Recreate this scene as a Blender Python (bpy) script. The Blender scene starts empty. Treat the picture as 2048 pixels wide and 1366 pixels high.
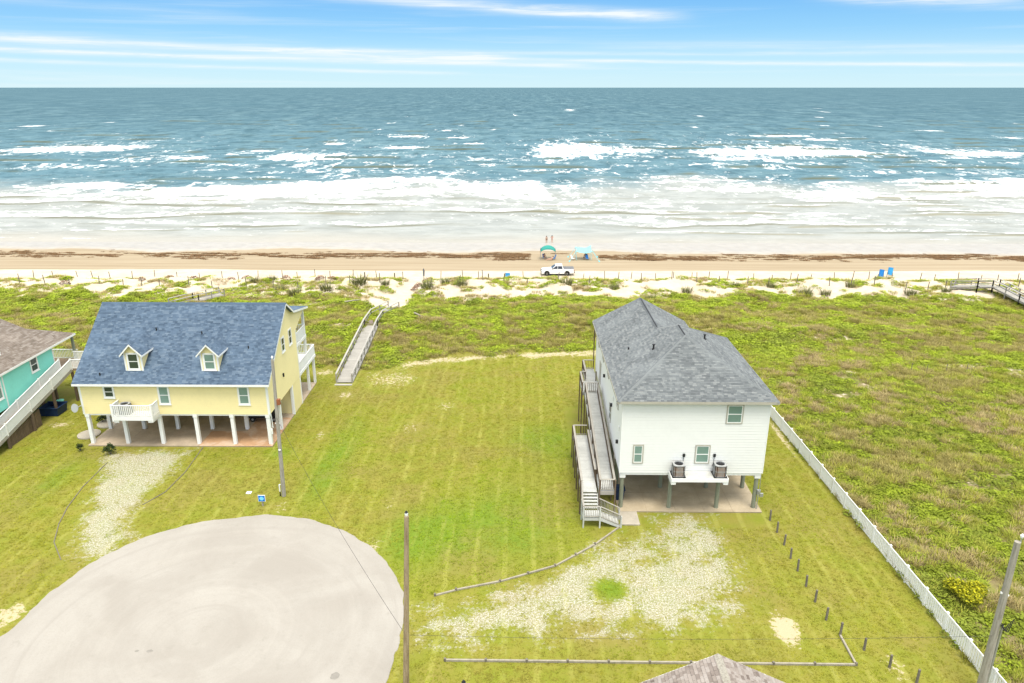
import bpy, math, random
import numpy as np
from mathutils import Vector, Matrix
R = math.radians
S = bpy.context.scene
COL = S.collection
random.seed(7)
rng = np.random.default_rng(11)

# ------------------------------------------------------------------ camera
F, CAMH = 1455.0, 31.0                       # focal length in px of the 2048 px wide photograph, flying height
TH = math.atan(509 / F)
PS = math.atan(16 / (F / math.cos(TH)))
cf = np.array([-math.sin(PS) * math.cos(TH), math.cos(PS) * math.cos(TH), -math.sin(TH)])
cr = np.array([math.cos(PS), math.sin(PS), 0.0])
cu = np.cross(cr, cf)
CP = np.array([0.0, 0.0, CAMH])
def _ray(px, py): return cf * F + cr * (px - 1024) - cu * (py - 683)
def W(px, py, z=0.0):                         # survey helper: point of height z
    d = _ray(px, py); return CP + d * ((z - CAMH) / d[2])
def WY(px, py, Y):                            # point at depth Y
    d = _ray(px, py); return CP + d * (Y / d[1])
def WX(px, py, X):
    d = _ray(px, py); return CP + d * (X / d[0])
cam = bpy.data.cameras.new('camera')
cam.sensor_fit = 'HORIZONTAL'; cam.sensor_width = 36.0; cam.lens = 36.0 * F / 2048
cam.clip_start = 0.5; cam.clip_end = 60000
camo = bpy.data.objects.new('camera', cam); COL.objects.link(camo)
camo.matrix_world = Matrix(((cr[0], cu[0], -cf[0], 0), (cr[1], cu[1], -cf[1], 0), (cr[2], cu[2], -cf[2], CAMH), (0, 0, 0, 1)))
S.camera = camo

# ------------------------------------------------------------------ sky, sun, exposure
SUN_EL, SUN_AZ = R(70), R(160)                # azimuth clockwise from +Y (sea); sun behind the camera, a little left
world = bpy.data.worlds.new('World'); S.world = world; world.use_nodes = True
nt = world.node_tree; nt.nodes.clear()
def N(t, **k):
    n = nt.nodes.new(t)
    for a, b in k.items(): setattr(n, a, b)
    return n
def mth(op, a, b=None, c=None, clamp=False):
    n = N('ShaderNodeMath', operation=op); n.use_clamp = clamp
    for i, v in enumerate((a, b, c)):
        if v is None: continue
        if isinstance(v, (int, float)): n.inputs[i].default_value = v
        else: nt.links.new(v, n.inputs[i])
    return n.outputs[0]
def mixc(fac, a, b, bt='MIX'):
    n = N('ShaderNodeMix', data_type='RGBA', blend_type=bt)
    for s, v in ((n.inputs[0], fac), (n.inputs[6], a), (n.inputs[7], b)):
        if isinstance(v, (int, float)): s.default_value = v
        elif isinstance(v, tuple): s.default_value = (*v, 1) if len(v) == 3 else v
        else: nt.links.new(v, s)
    return n.outputs[2]
def smooth(x, lo, hi):
    n = N('ShaderNodeMapRange', interpolation_type='SMOOTHSTEP')
    nt.links.new(x, n.inputs[0]); n.inputs[1].default_value = lo; n.inputs[2].default_value = hi
    return n.outputs[0]
def noise(vec, scale, detail=4, rough=.55, dist=0.0):
    n = N('ShaderNodeTexNoise'); n.inputs['Scale'].default_value = scale
    n.inputs['Detail'].default_value = detail; n.inputs['Roughness'].default_value = rough; n.inputs['Distortion'].default_value = dist
    if vec is not None: nt.links.new(vec, n.inputs['Vector'])
    return n.outputs['Fac']
def mapping(vec, sc=(1, 1, 1), rot=(0, 0, 0), loc=(0, 0, 0)):
    n = N('ShaderNodeMapping'); n.inputs['Scale'].default_value = sc; n.inputs['Rotation'].default_value = rot; n.inputs['Location'].default_value = loc
    nt.links.new(vec, n.inputs['Vector']); return n.outputs[0]
sky = N('ShaderNodeTexSky', sky_type='NISHITA'); sky.sun_disc = False
sky.sun_elevation = SUN_EL; sky.sun_rotation = SUN_AZ
sky.altitude = 0; sky.air_density = 1.0; sky.dust_density = 0.3; sky.ozone_density = 3.0
tc = N('ShaderNodeTexCoord')
sep = N('ShaderNodeSeparateXYZ'); nt.links.new(tc.outputs['Generated'], sep.inputs[0])
el = mth('ARCSINE', sep.outputs[2]); az = mth('ARCTAN2', sep.outputs[0], sep.outputs[1])
cmb = N('ShaderNodeCombineXYZ'); nt.links.new(az, cmb.inputs[0]); nt.links.new(el, cmb.inputs[1])
# deeper blue overhead, pale towards the horizon
hsv = N('ShaderNodeHueSaturation'); hsv.inputs['Saturation'].default_value = 1.0; nt.links.new(sky.outputs[0], hsv.inputs['Color'])
elc = mth('MAXIMUM', el, 0.0)
rampn = N('ShaderNodeValToRGB'); nt.links.new(mth('MULTIPLY', elc, 1 / 1.5708), rampn.inputs[0])
cr_ = rampn.color_ramp
cr_.elements[0].position = 0.0; cr_.elements[0].color = (.60, .86, .97, 1)
cr_.elements[1].position = 1.0; cr_.elements[1].color = (.13, .34, .74, 1)
for p, c in ((.018, (.47, .78, .97)), (.042, (.24, .59, .94)), (.075, (.105, .42, .88)), (.2, (.10, .38, .82))):
    e = cr_.elements.new(p); e.color = (*c, 1)
SKYK = 0.1
base = mixc(0.9, hsv.outputs[0], mixc(1.0, rampn.outputs[0], (4.2, 4.2, 4.2), 'MULTIPLY'))
# thin cirrus: long streaks, everywhere over the sky
warp = noise(mapping(cmb.outputs[0], (2.2, 9, 1)), 2.0, 5, .6)
v1 = mapping(cmb.outputs[0], (1.1, 34, 1), (0, 0, R(1.2)))
st = noise(v1, 1.6, 6, .62, .3)
cl = mth('MULTIPLY', smooth(st, .48, .80), .5)
fil = noise(mapping(cmb.outputs[0], (5, 120, 1), (0, 0, R(2.0))), 1.5, 6, .7, .6)
def streak(a0, e0, slope, width, amax, a1, soft, amp, wv=.004):
    # a cirrus band along el = e0 + slope*(az-a0), from azimuth a0 to a1
    d = mth('SUBTRACT', el, mth('ADD', e0, mth('MULTIPLY', mth('SUBTRACT', az, a0), slope)))
    d = mth('ADD', d, mth('MULTIPLY', mth('SUBTRACT', warp, .5), wv * 4))
    g = mth('EXPONENT', mth('MULTIPLY', mth('POWER', mth('DIVIDE', mth('ABSOLUTE', d), width), 2.0), -1.0))
    w = mth('MULTIPLY', smooth(az, a0 - soft, a0 + soft), mth('SUBTRACT', 1.0, smooth(az, a1 - soft, a1 + soft)))
    f = mth('ADD', .35, mth('MULTIPLY', smooth(fil, .35, .7), .65))
    return mth('MULTIPLY', mth('MULTIPLY', g, w), mth('MULTIPLY', f, amp))
def pel(y): return math.atan((683 - y) / F) - TH
def paz(x): return math.atan((x - 1024) / (F * 1.06)) - PS
ST = [(-300, 84, 1000, 116, .0050, 1.0), (-300, 108, 1150, 130, .0034, 1.0), (-300, 124, 900, 146, .0022, .7), (900, 116, 2350, 141, .0022, .9),
      (500, 100, 2500, 118, .0024, .5), (650, -8, 1330, 36, .0062, 1.1), (1640, 4, 2000, 26, .0065, 1.1), (-200, 20, 500, 40, .005, .25), (1200, 92, 2300, 108, .004, .35)]
tot = cl
for x0, y0, x1, y1, w, a in ST:
    a0, a1 = paz(x0), paz(x1)
    tot = mth('ADD', tot, streak(a0, pel(y0), (pel(y1) - pel(y0)) / (a1 - a0), w, 1, a1, .05, a, .0011))
# fair-weather veil grows overhead, where the photograph's soft light comes from
veil = mth('MULTIPLY', smooth(el, .14, .5), mth('ADD', .45, mth('MULTIPLY', smooth(noise(tc.outputs['Generated'], 2.2, 6, .6), .3, .7), .45)))
final = mixc(veil, mixc(mth('MINIMUM', tot, .95), base, (3.95, 4.2, 4.25)), (11.2, 10.8, 10.1))
bg = N('ShaderNodeBackground'); bg.inputs[1].default_value = SKYK
nt.links.new(final, bg.inputs[0])
wo = N('ShaderNodeOutputWorld'); nt.links.new(bg.outputs[0], wo.inputs[0])
sun = bpy.data.lights.new('sun', 'SUN'); sun.energy = 1.6; sun.angle = R(26); sun.color = (1.0, .93, .80)
suno = bpy.data.objects.new('sun', sun); COL.objects.link(suno)
sd = Vector((math.sin(SUN_AZ) * math.cos(SUN_EL), math.cos(SUN_AZ) * math.cos(SUN_EL), math.sin(SUN_EL)))
suno.rotation_euler = (-sd).to_track_quat('-Z', 'Y').to_euler(); suno.location = (0, -20, 60)
vs = S.view_settings; vs.view_transform = 'Standard'; vs.look = 'None'; vs.gamma = 1; vs.use_curve_mapping = False
vs.exposure = 1.25
S.cycles.max_bounces = 6; S.cycles.diffuse_bounces = 3; S.cycles.glossy_bounces = 3; S.cycles.transparent_max_bounces = 6

# ------------------------------------------------------------------ noise in numpy
_tab = np.random.default_rng(3).random((256, 256))
def vn(x, y, s=0):
    x = np.asarray(x, float) + s * 17.31; y = np.asarray(y, float) + s * 9.77
    xi = np.floor(x).astype(int); yi = np.floor(y).astype(int); fx = x - xi; fy = y - yi
    fx = fx * fx * (3 - 2 * fx); fy = fy * fy * (3 - 2 * fy)
    g = lambda a, b: _tab[(xi + a) & 255, (yi + b) & 255]
    return (g(0, 0) * (1 - fx) + g(1, 0) * fx) * (1 - fy) + (g(0, 1) * (1 - fx) + g(1, 1) * fx) * fy
def fbm(x, y, s=0, o=4, r=.5):
    t = 0; a = 1; n = 0
    for i in range(o):
        t = t + a * vn(np.asarray(x) * 2 ** i, np.asarray(y) * 2 ** i, s + i * 3); n += a; a *= r
    return t / n
def sstep(x, a, b):
    t = np.clip((x - a) / (b - a), 0, 1); return t * t * (3 - 2 * t)
def inpoly(x, y, P):
    x = np.asarray(x); y = np.asarray(y); c = np.zeros(x.shape, bool); n = len(P)
    for i in range(n):
        x0, y0 = P[i]; x1, y1 = P[(i + 1) % n]
        if y0 == y1: continue
        k = ((y0 > y) != (y1 > y)) & (x < (x1 - x0) * (y - y0) / (y1 - y0) + x0); c ^= k
    return c
def segd(x, y, P):                             # distance to a polyline
    d = np.full(np.shape(x), 1e9)
    for (x0, y0), (x1, y1) in zip(P[:-1], P[1:]):
        vx, vy = x1 - x0, y1 - y0; t = np.clip(((x - x0) * vx + (y - y0) * vy) / (vx * vx + vy * vy), 0, 1)
        d = np.minimum(d, np.hypot(x - x0 - t * vx, y - y0 - t * vy))
    return d
def polysd(x, y, P):                           # signed distance, positive inside
    d = segd(x, y, list(P) + [P[0]]); return np.where(inpoly(x, y, P), d, -d)

# ------------------------------------------------------------------ mesh builder and tagging
class MB:
    def __init__(s): s.v = []; s.f = []; s.t = []
    def add(s, vs_, fs, t=None):
        o = len(s.v); s.v += [tuple(map(float, p)) for p in vs_]
        for f in fs: s.f.append([i + o for i in f]); s.t.append(random.random() if t is None else t)
    def quad(s, a, b, c, d, t=None): s.add([a, b, c, d], [(0, 1, 2, 3)], t)
    def poly(s, P, t=None): s.add(P, [tuple(range(len(P)))], t)
    def box(s, x0, x1, y0, y1, z0, z1, t=None):
        s.add([(x0, y0, z0), (x1, y0, z0), (x1, y1, z0), (x0, y1, z0), (x0, y0, z1), (x1, y0, z1), (x1, y1, z1), (x0, y1, z1)],
              [(3, 2, 1, 0), (4, 5, 6, 7), (0, 1, 5, 4), (1, 2, 6, 5), (2, 3, 7, 6), (3, 0, 4, 7)], t)
    def obox(s, o, u, v, n, a0, a1, b0, b1, c0, c1, t=None):     # box in a frame o + a*u + b*v + c*n
        o, u, v, n = map(np.asarray, (o, u, v, n))
        P = [o + u * a + v * b + n * c for c in (c0, c1) for b in (b0, b1) for a in (a0, a1)]
        s.add(P, [(0, 2, 3, 1), (4, 5, 7, 6), (0, 1, 5, 4), (1, 3, 7, 5), (3, 2, 6, 7), (2, 0, 4, 6)], t)
    def bar(s, p, q, w, h, up=(0, 0, 1), t=None):               # rectangular bar p..q, w wide, h high, centred
        p = np.array(p, float); q = np.array(q, float); d = q - p; L = np.linalg.norm(d); d /= L
        x = np.cross(d, up)
        if np.linalg.norm(x) < 1e-6: x = np.cross(d, (0, 1, 0))
        x /= np.linalg.norm(x); y = np.cross(x, d)
        s.obox(p, d, x, y, 0, L, -w / 2, w / 2, -h / 2, h / 2, t)
    def cyl(s, p, q, r0, r1=None, n=10, caps=True, t=None):
        r1 = r0 if r1 is None else r1
        p = np.array(p, float); q = np.array(q, float); d = q - p; d /= np.linalg.norm(d)
        x = np.cross(d, (0, 0, 1)) if abs(d[2]) < .9 else np.cross(d, (0, 1, 0)); x /= np.linalg.norm(x); y = np.cross(d, x)
        A = [2 * math.pi * i / n for i in range(n)]
        P = [p + (x * math.cos(a) + y * math.sin(a)) * r0 for a in A] + [q + (x * math.cos(a) + y * math.sin(a)) * r1 for a in A]
        fs = [(i, i + n, (i + 1) % n + n, (i + 1) % n) for i in range(n)]
        if caps: fs += [tuple(range(n)), tuple(range(2 * n - 1, n - 1, -1))]
        s.add(P, fs, t)
    def tube(s, P, r, n=5, t=None):
        for a, b in zip(P[:-1], P[1:]): s.cyl(a, b, r, r, n, False, t)
    def prism(s, P, n, h, t=None):                               # polygon P pushed h along n
        P = [np.array(p, float) for p in P]; n = np.asarray(n, float); k = len(P)
        s.add(P + [p + n * h for p in P], [tuple(range(k - 1, -1, -1)), tuple(range(k, 2 * k))] + [(i, (i + 1) % k, (i + 1) % k + k, i + k) for i in range(k)], t)
    def build(s, name, mat, parent=None, kind=None, smooth_=False, recalc=False):
        off = np.array(parent_world(parent)) if parent is not None else np.zeros(3)
        me = bpy.data.meshes.new(name)
        V = np.array(s.v) - off
        me.from_pydata([tuple(p) for p in V], [], s.f)
        a = me.attributes.new('tint', 'FLOAT', 'FACE'); a.data.foreach_set('value', np.array(s.t, np.float32))
        if smooth_: me.polygons.foreach_set('use_smooth', [True] * len(me.polygons))
        me.materials.append(mat); me.update()
        o = bpy.data.objects.new(name, me); COL.objects.link(o)
        if parent is not None: o.parent = parent
        if kind: o['kind'] = kind
        return o
def parent_world(o):
    p = Vector((0, 0, 0))
    while o is not None: p = p + Vector(o.location); o = o.parent
    return p
def tag(o, label, cat, group=None, kind=None):
    o['label'] = label
    if cat: o['category'] = cat
    if group: o['group'] = group
    if kind: o['kind'] = kind
    return o
def thing(name, label, cat, loc=(0, 0, 0), group=None):
    o = bpy.data.objects.new(name, None); COL.objects.link(o); o.location = tuple(map(float, loc)); o.empty_display_size = .3
    return tag(o, label, cat, group)
def dup(o, loc, label=None, rz=None, scale=None, parent=None):
    c = o.copy(); COL.objects.link(c)
    if loc is not None: c.location = tuple(map(float, loc))
    if rz is not None: c.rotation_euler = (0, 0, rz)
    if scale is not None: c.scale = scale
    if label: c['label'] = label
    if parent is not None: c.parent = parent
    for ch in list(o.children):
        dup(ch, None, parent=c)
    return c

# ------------------------------------------------------------------ materials
def newmat(name):
    global nt
    m = bpy.data.materials.new(name); m.use_nodes = True; nt = m.node_tree; nt.nodes.clear()
    out = N('ShaderNodeOutputMaterial'); b = N('ShaderNodeBsdfPrincipled'); nt.links.new(b.outputs[0], out.inputs[0])
    return m, b
def setc(sock, v):
    if isinstance(v, tuple): sock.default_value = (*v, 1) if len(v) == 3 else v
    elif isinstance(v, (int, float)): sock.default_value = v
    else: nt.links.new(v, sock)
def bump(b, h, strength, dist=.02):
    n = N('ShaderNodeBump'); n.inputs['Strength'].default_value = strength; n.inputs['Distance'].default_value = dist
    nt.links.new(h, n.inputs['Height']); nt.links.new(n.outputs[0], b.inputs['Normal'])
def attr(name, typ='GEOMETRY'):
    n = N('ShaderNodeAttribute', attribute_type=typ); n.attribute_name = name; return n
def objc():
    return N('ShaderNodeTexCoord').outputs['Object']
def worldp():
    return N('ShaderNodeNewGeometry').outputs['Position']
MATS = {}
def simple(name, col, rough=.6, var=.18, scale=3.0, spec=.3, metal=0.0, dark=None, stretch=(1, 1, 1), tint=0.0, bmp=0.0):
    """painted or plain surface with uneven tone, grain and wear"""
    m, b = newmat(name)
    p = mapping(worldp(), stretch)
    n1 = noise(p, scale, 5, .6); n2 = noise(p, scale * 9, 3, .6)
    f = mth('ADD', mth('MULTIPLY', n1, .65), mth('MULTIPLY', n2, .35))
    d = dark or tuple(c * (1 - var * 2) for c in col)
    c = mixc(smooth(f, .25, .62), d, col)
    if tint:
        t = attr('tint').outputs['Fac']
        c = mixc(mth('MULTIPLY', t, tint), c, tuple(x * .45 for x in col))
    setc(b.inputs['Base Color'], c); b.inputs['Roughness'].default_value = rough
    b.inputs['Specular IOR Level'].default_value = spec; b.inputs['Metallic'].default_value = metal
    if bmp: bump(b, f, bmp, .03)
    MATS[name] = m; return m
M = simple
M('white_paint', (.80, .81, .80), .5, .05, .7)
M('white_siding', (.74, .75, .735), .5, .03, .35)
M('yellow_siding', (.84, .735, .39), .55, .04, .5)
M('turquoise_siding', (.25, .74, .64), .55, .05, .5)
M('grey_trim', (.42, .40, .34), .6, .1)
M('grey_wood', (0.396, 0.374, 0.330), .85, .16, 1.2, .15, stretch=(1, 1, 1), tint=.35, bmp=.3)
M('pale_deck', (0.564, 0.576, 0.552), .8, .14, .9, .2, tint=.25, bmp=.2)
M('boardwalk_wood', (.40, .385, .35), .85, .14, .8, .15, tint=.3, bmp=.2)
M('brown_wood', (.17, .125, .085), .85, .2, 1.5, .15, stretch=(3, 3, .5), tint=.35, bmp=.3)
M('tan_deck', (.30, .22, .15), .85, .2, 1.1, .15, tint=.35)
M('old_post', (.19, .17, .14), .9, .25, 3, .1, stretch=(4, 4, .6), bmp=.4)
M('treated_pile', (0.264, 0.281, 0.209), .85, .22, 1.5, .15, stretch=(4, 4, .5), bmp=.3)
M('pole_wood', (.36, .285, .185), .9, .28, 1.6, .1, stretch=(5, 5, .6), dark=(.13, .085, .045), bmp=.6)
M('faded_pink', (.42, .33, .30), .8, .1)
M('grey_pole_wood', (.36, .34, .29), .9, .22, 2.2, .1, stretch=(5, 5, .5), dark=(.17, .15, .12), bmp=.6)
M('black_metal', (.02, .02, .022), .5, .1)
M('galvanised', (.45, .46, .46), .4, .1, 3, .5, .6)
M('grey_plastic', (.36, .37, .37), .5, .06)
M('rubber', (.018, .018, .018), .8, .2)
M('navy_plastic', (.012, .03, .085), .45, .1)
M('blue_plastic', (.02, .22, .62), .45, .1)
M('light_blue_plastic', (.04, .34, .72), .45, .1)
M('sign_blue', (.01, .17, .58), .4, .05)
M('sign_emblem', (.20, .62, .90), .4, .03)
M('teal_fabric', (.03, .26, .22), .8, .1)
M('sky_fabric', (.22, .70, .80), .8, .08)
M('skin', (.55, .33, .23), .6, .06)
M('skin_tan', (.40, .22, .14), .6, .06)
M('hair', (.03, .02, .015), .7, .1)
M('black_cloth', (.015, .015, .02), .85, .1)
M('white_cloth', (.75, .74, .72), .85, .1)
M('pink_cloth', (.60, .25, .24), .85, .1)
M('truck_paint', (.80, .81, .82), .22, .02, .5, .6)
M('dark_trim', (.03, .03, .033), .5, .1)
M('tonneau', (.13, .135, .14), .6, .1)
M('chrome', (.7, .7, .7), .2, .05, 3, .5, 1.0)
M('red_lamp', (.35, .01, .01), .3, .05)
M('lamp_glass', (.75, .77, .78), .15, .05)
M('rust_coil', (.36, .20, .12), .8, .25, 5, .2, dark=(.27, .25, .23))
M('cast_terracotta', (.30, .11, .045), .7, .2)
M('driftwood', (.33, .30, .235), .9, .2)
M('pavement_patch', (.24, .225, .20), .9, .12, 5)
def glass_mat(name, col, rough=.08):
    m, b = newmat(name)
    n = noise(worldp(), .8, 2)
    setc(b.inputs['Base Color'], mixc(n, tuple(c * .7 for c in col), tuple(c * 1.25 for c in col)))
    b.inputs['Roughness'].default_value = rough; b.inputs['Specular IOR Level'].default_value = .6
    MATS[name] = m
glass_mat('blind_glass', (.17, .27, .235)); glass_mat('dark_glass', (.035, .055, .045)); glass_mat('car_glass', (.03, .035, .045), .05)
def shingle_mat(name, cols):
    m, b = newmat(name)
    t = attr('tint').outputs['Fac']
    r = N('ShaderNodeValToRGB'); r.color_ramp.interpolation = 'LINEAR'; nt.links.new(t, r.inputs[0])
    e = r.color_ramp.elements
    e[0].position = 0; e[0].color = (*cols[0], 1); e[1].position = 1; e[1].color = (*cols[-1], 1)
    for i, c in enumerate(cols[1:-1]):
        k = e.new((i + 1) / (len(cols) - 1)); k.color = (*c, 1)
    g = noise(worldp(), 22, 3, .7); w = noise(worldp(), .35, 4, .6)
    c = mixc(mth('MULTIPLY', smooth(g, .3, .7), .5), r.outputs[0], tuple(x * .55 for x in cols[len(cols) // 2]))
    c = mixc(mth('MULTIPLY', smooth(w, .45, .75), .35), c, tuple(x * 1.5 for x in cols[len(cols) // 2]))
    setc(b.inputs['Base Color'], c); b.inputs['Roughness'].default_value = .9; b.inputs['Specular IOR Level'].default_value = .2
    bump(b, g, .4, .01); MATS[name] = m
shingle_mat('blue_shingle', [(.048, .076, .115), (.08, .12, .178), (.098, .145, .208), (.15, .20, .26)])
shingle_mat('grey_shingle', [(.098, .108, .115), (.14, .153, .16), (.162, .178, .183), (.235, .25, .25)])
shingle_mat('brown_shingle', [(.13, .105, .085), (.175, .145, .12), (.21, .18, .155), (.27, .24, .21)])
shingle_mat('speckled_shingle', [(.11, .085, .072), (.23, .195, .17), (.28, .245, .22), (.33, .30, .275)])
def concrete(name, col, stain=None, stain_scale=.35):
    m, b = newmat(name)
    p = worldp()
    n1 = noise(p, .5, 6, .65); n2 = noise(p, 7, 4, .7); n3 = noise(p, stain_scale, 5, .6, .6)
    c = mixc(smooth(n1, .3, .7), tuple(x * .72 for x in col), col)
    c = mixc(mth('MULTIPLY', smooth(n2, .4, .7), .3), c, tuple(x * .6 for x in col))
    if stain: c = mixc(mth('MULTIPLY', smooth(n3, .45, .62), .8), c, stain)
    t = attr('tint').outputs['Fac']
    c = mixc(mth('MULTIPLY', t, .16), c, tuple(x * .5 for x in col))
    setc(b.inputs['Base Color'], c); b.inputs['Roughness'].default_value = .9; b.inputs['Specular IOR Level'].default_value = .2
    bump(b, n2, .15, .01); MATS[name] = m
concrete('tan_concrete', (.50, .42, .30), (.36, .295, .20))
concrete('pink_concrete', (.50, .41, .31), (.32, .265, .20), .3)
concrete('rust_concrete', (.50, .31, .18), (.52, .41, .31), .5)
concrete('pale_concrete', (.48, .435, .36))

# ------------------------------------------------------------------ terrain
YL = np.array([(-400, 86), (-60, 86), (-48, 82), (-40, 80), (-24, 79), (-19, 78.2), (-10.8, 82.6), (0, 84.6), (8.85, 85.8), (25, 86), (26, 20), (400, 20)], float)
def yl(x): return np.interp(x, YL[:, 0], YL[:, 1])
PATH = [tuple(W(*p, .3)[:2]) for p in ((790, 612), (806, 590), (826, 568), (850, 545))]
def wl(x): return 152.0 - .028 * np.asarray(x) + (fbm(np.asarray(x) * .045, 3.0, 5, 5, .6) - .5) * 9 + .8 * np.sin(np.asarray(x) * .11)   # waterline
def gz(x, y):
    x = np.asarray(x, float); y = np.asarray(y, float)
    d = sstep(y - yl(x), 0, 9)
    far = sstep(y, 84, 93)
    bumps = (fbm(x * .16, y * .16, 1, 4) - .42) * 1.5 + (fbm(x * .5, y * .5, 2, 3) - .5) * .5
    z = d * (.12 + (.22 + .78 * far) * np.maximum(bumps, -.2)) + .45 * far * d
    hum = sstep(y, 103, 108) * (1 - sstep(y, 118, 123.5))
    z = z + hum * (fbm(x * .30, y * .42, 4, 4) - .45) * 1.7
    pth = sstep(segd(x, y, PATH), 1.0, 3.0); z = z * pth + (1 - pth) * np.minimum(z, .15)
    b = sstep(y, 116, 125); z = z * (1 - b) + b * -1.0
    w = wl(x); s = sstep(y, 138, 166); z = z - s * .55 - np.maximum(y - 162, 0) * .02
    return np.where(y > 137, np.maximum(z, -3), z)
def axis(lo, hi, step, far_lo, far_hi, g=1.25):
    a = list(np.arange(lo, hi + 1e-6, step)); s = step; v = hi
    while v < far_hi: s *= g; v += s; a.append(v)
    s = step; v = lo; pre = []
    while v > far_lo: s *= g; v -= s; pre.append(v)
    return np.array(pre[::-1] + a)
def grid_mesh(name, X, Y, Z):
    nx, ny = len(X), len(Y); gx, gy = np.meshgrid(X, Y)
    co = np.stack([gx, gy, Z], -1).reshape(-1, 3).astype(np.float32)
    i = np.arange(nx * ny).reshape(ny, nx)
    q = np.stack([i[:-1, :-1], i[:-1, 1:], i[1:, 1:], i[1:, :-1]], -1).reshape(-1, 4).astype(np.int32)
    me = bpy.data.meshes.new(name); me.vertices.add(len(co)); me.vertices.foreach_set('co', co.ravel())
    me.loops.add(q.size); me.loops.foreach_set('vertex_index', q.ravel())
    me.polygons.add(len(q)); me.polygons.foreach_set('loop_start', np.arange(0, q.size, 4, dtype=np.int32))
    me.polygons.foreach_set('use_smooth', np.ones(len(q), bool)); me.update(calc_edges=True)
    return me
def vattr(me, name, v):
    a = me.attributes.new(name, 'FLOAT', 'POINT'); a.data.foreach_set('value', np.asarray(v, np.float32).ravel())
GX = axis(-95, 95, .36, -4000, 4000); GY = axis(18, 166, .36, -400, 190)
gx, gy = np.meshgrid(GX, GY); GZ = gz(gx, gy)
gz_me = grid_mesh('ground', GX, GY, GZ)
def wpoly(P, z=0.0): return [tuple(W(a, b, z)[:2]) for a, b in P]
DRIVE_L = wpoly([(215, 903), (395, 897), (352, 940), (300, 985), (268, 1040), (262, 1075), (215, 1118), (150, 1140), (130, 1110), (150, 1040), (178, 975)])
DRIVE_R = wpoly([(1285, 1022), (1450, 1022), (1490, 1110), (1500, 1200), (1460, 1255), (1340, 1290), (1100, 1290), (960, 1292), (822, 1300), (818, 1205), (905, 1195), (1060, 1155), (1180, 1095), (1255, 1050)])
def zones(x, y):
    n = fbm(x * .35, y * .35, 8, 4); n2 = fbm(x * .09, y * .09, 9, 4); n3 = fbm(x * 1.1, y * 1.1, 12, 3)
    L = yl(x)
    veg = sstep(y - L + (n - .5) * 4, -1, 1.5)                         # dune vegetation
    sandl = 106.6 + (n2 - .5) * 13 + (n - .5) * 8
    sand = sstep(y - sandl, -1.2, 1.5)
    sand = np.maximum(sand, 1 - sstep(segd(x, y, PATH), 1.5, 2.8))
    patch = sstep(fbm(x * .13, y * .22, 20, 4), .67, .82) * veg * .44    # bare sandy spots in the dunes
    sand = np.maximum(sand, patch)
    sdl = polysd(x, y, DRIVE_L) + (n - .5) * 2.2
    g = .46 * sstep(sdl, -1.1, .3) + .34 * sstep(sdl, .2, 2.0) + (n3 - .5) * .5 * sstep(sdl, -1, .5)
    sdr = polysd(x, y, DRIVE_R) + (n - .5) * 3.0
    gr = .34 * sstep(sdr, -1.6, .4) + .24 * sstep(sdr, .4, 3) + (n3 - .5) * .5 * sstep(sdr, -1, .8)
    hole = np.exp(-(((x - 6.0) / 1.2) ** 2 + ((y - 39.6) / 1.1) ** 2))
    gr = gr * (.58 + .75 * sstep(n2, .3, .7)) * (1 - .9 * hole)
    gravel = np.clip(np.maximum(g, gr), 0, 1)
    def spot(px, py, rx, ry, a):
        c = W(px, py); return a * np.exp(-(((x - c[0]) / rx) ** 2 + ((y - c[1]) / ry) ** 2))
    spots = spot(1572, 1258, 1.0, 1.6, .75) + spot(560, 1015, .9, 1.2, .4) + spot(740, 1095, 1.3, 1.6, .42) + spot(640, 870, .7, 1.6, .42) + spot(820, 855, 1.6, 2.2, .36) \
        + spot(890, 812, 1.6, 1.6, .4) + spot(690, 790, 1.2, 1.2, .45) + spot(780, 760, 4, 3.2, .42) + spot(650, 745, 1.5, 1.2, .5) + spot(300, 840, 1, 1, .3) + spot(120, 850, 1.4, 1.0, .5) \
        + spot(1790, 1335, 1.0, 2, .4) + spot(1560, 870, .35, 6, .6) + spot(1660, 975, .3, 6, .4) + spot(780, 1010, .7, 1.6, .36) + spot(20, 1230, 1.2, 1.6, .6) + spot(1330, 1270, 5, 1.2, .22)
    edge = np.exp(-((y - L + 1.0 - (n - .5) * 2) / 1.5) ** 2) * sstep(x, -20, -10) * (x < 14) * .62
    dry = np.clip(spots * 1.22 + edge + .10 * sstep(y, 66, 78) * sstep(n3, .5, .62), 0, 1) * (1 - veg)
    def grn(px, py, rx, ry): 
        c = W(px, py); return np.exp(-(((x - c[0]) / rx) ** 2 + ((y - c[1]) / ry) ** 2))
    green = .7 * grn(1090, 880, 4.5, 5) + .55 * grn(640, 960, 2.0, 6) + .55 * grn(820, 1080, 3, 4) + .5 * grn(700, 870, 2.2, 8) + .7 * grn(1000, 1050, 7, 7) + .6 * grn(110, 960, 2, 6) + .8 * grn(1220, 1180, 1.3, 1.3) + .6 * grn(560, 905, 1.5, 1.5) + .6 * grn(320, 908, 1.0, .6)
    return dict(veg=veg, sand=sand, gravel=gravel, dry=dry, green=np.clip(green, 0, 1), patch=patch)
ZN = zones(gx, gy)
for k in ('veg', 'sand', 'gravel', 'dry', 'green'): vattr(gz_me, k, ZN[k])
wetn = sstep(gy - (131.2 + (fbm(gx * .04, gy * .2, 31) - .5) * 3), -.8, .8); swash = sstep(gy - wl(gx), -7.5, -.5)
vattr(gz_me, 'wet', wetn); vattr(gz_me, 'swash', swash)

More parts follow.
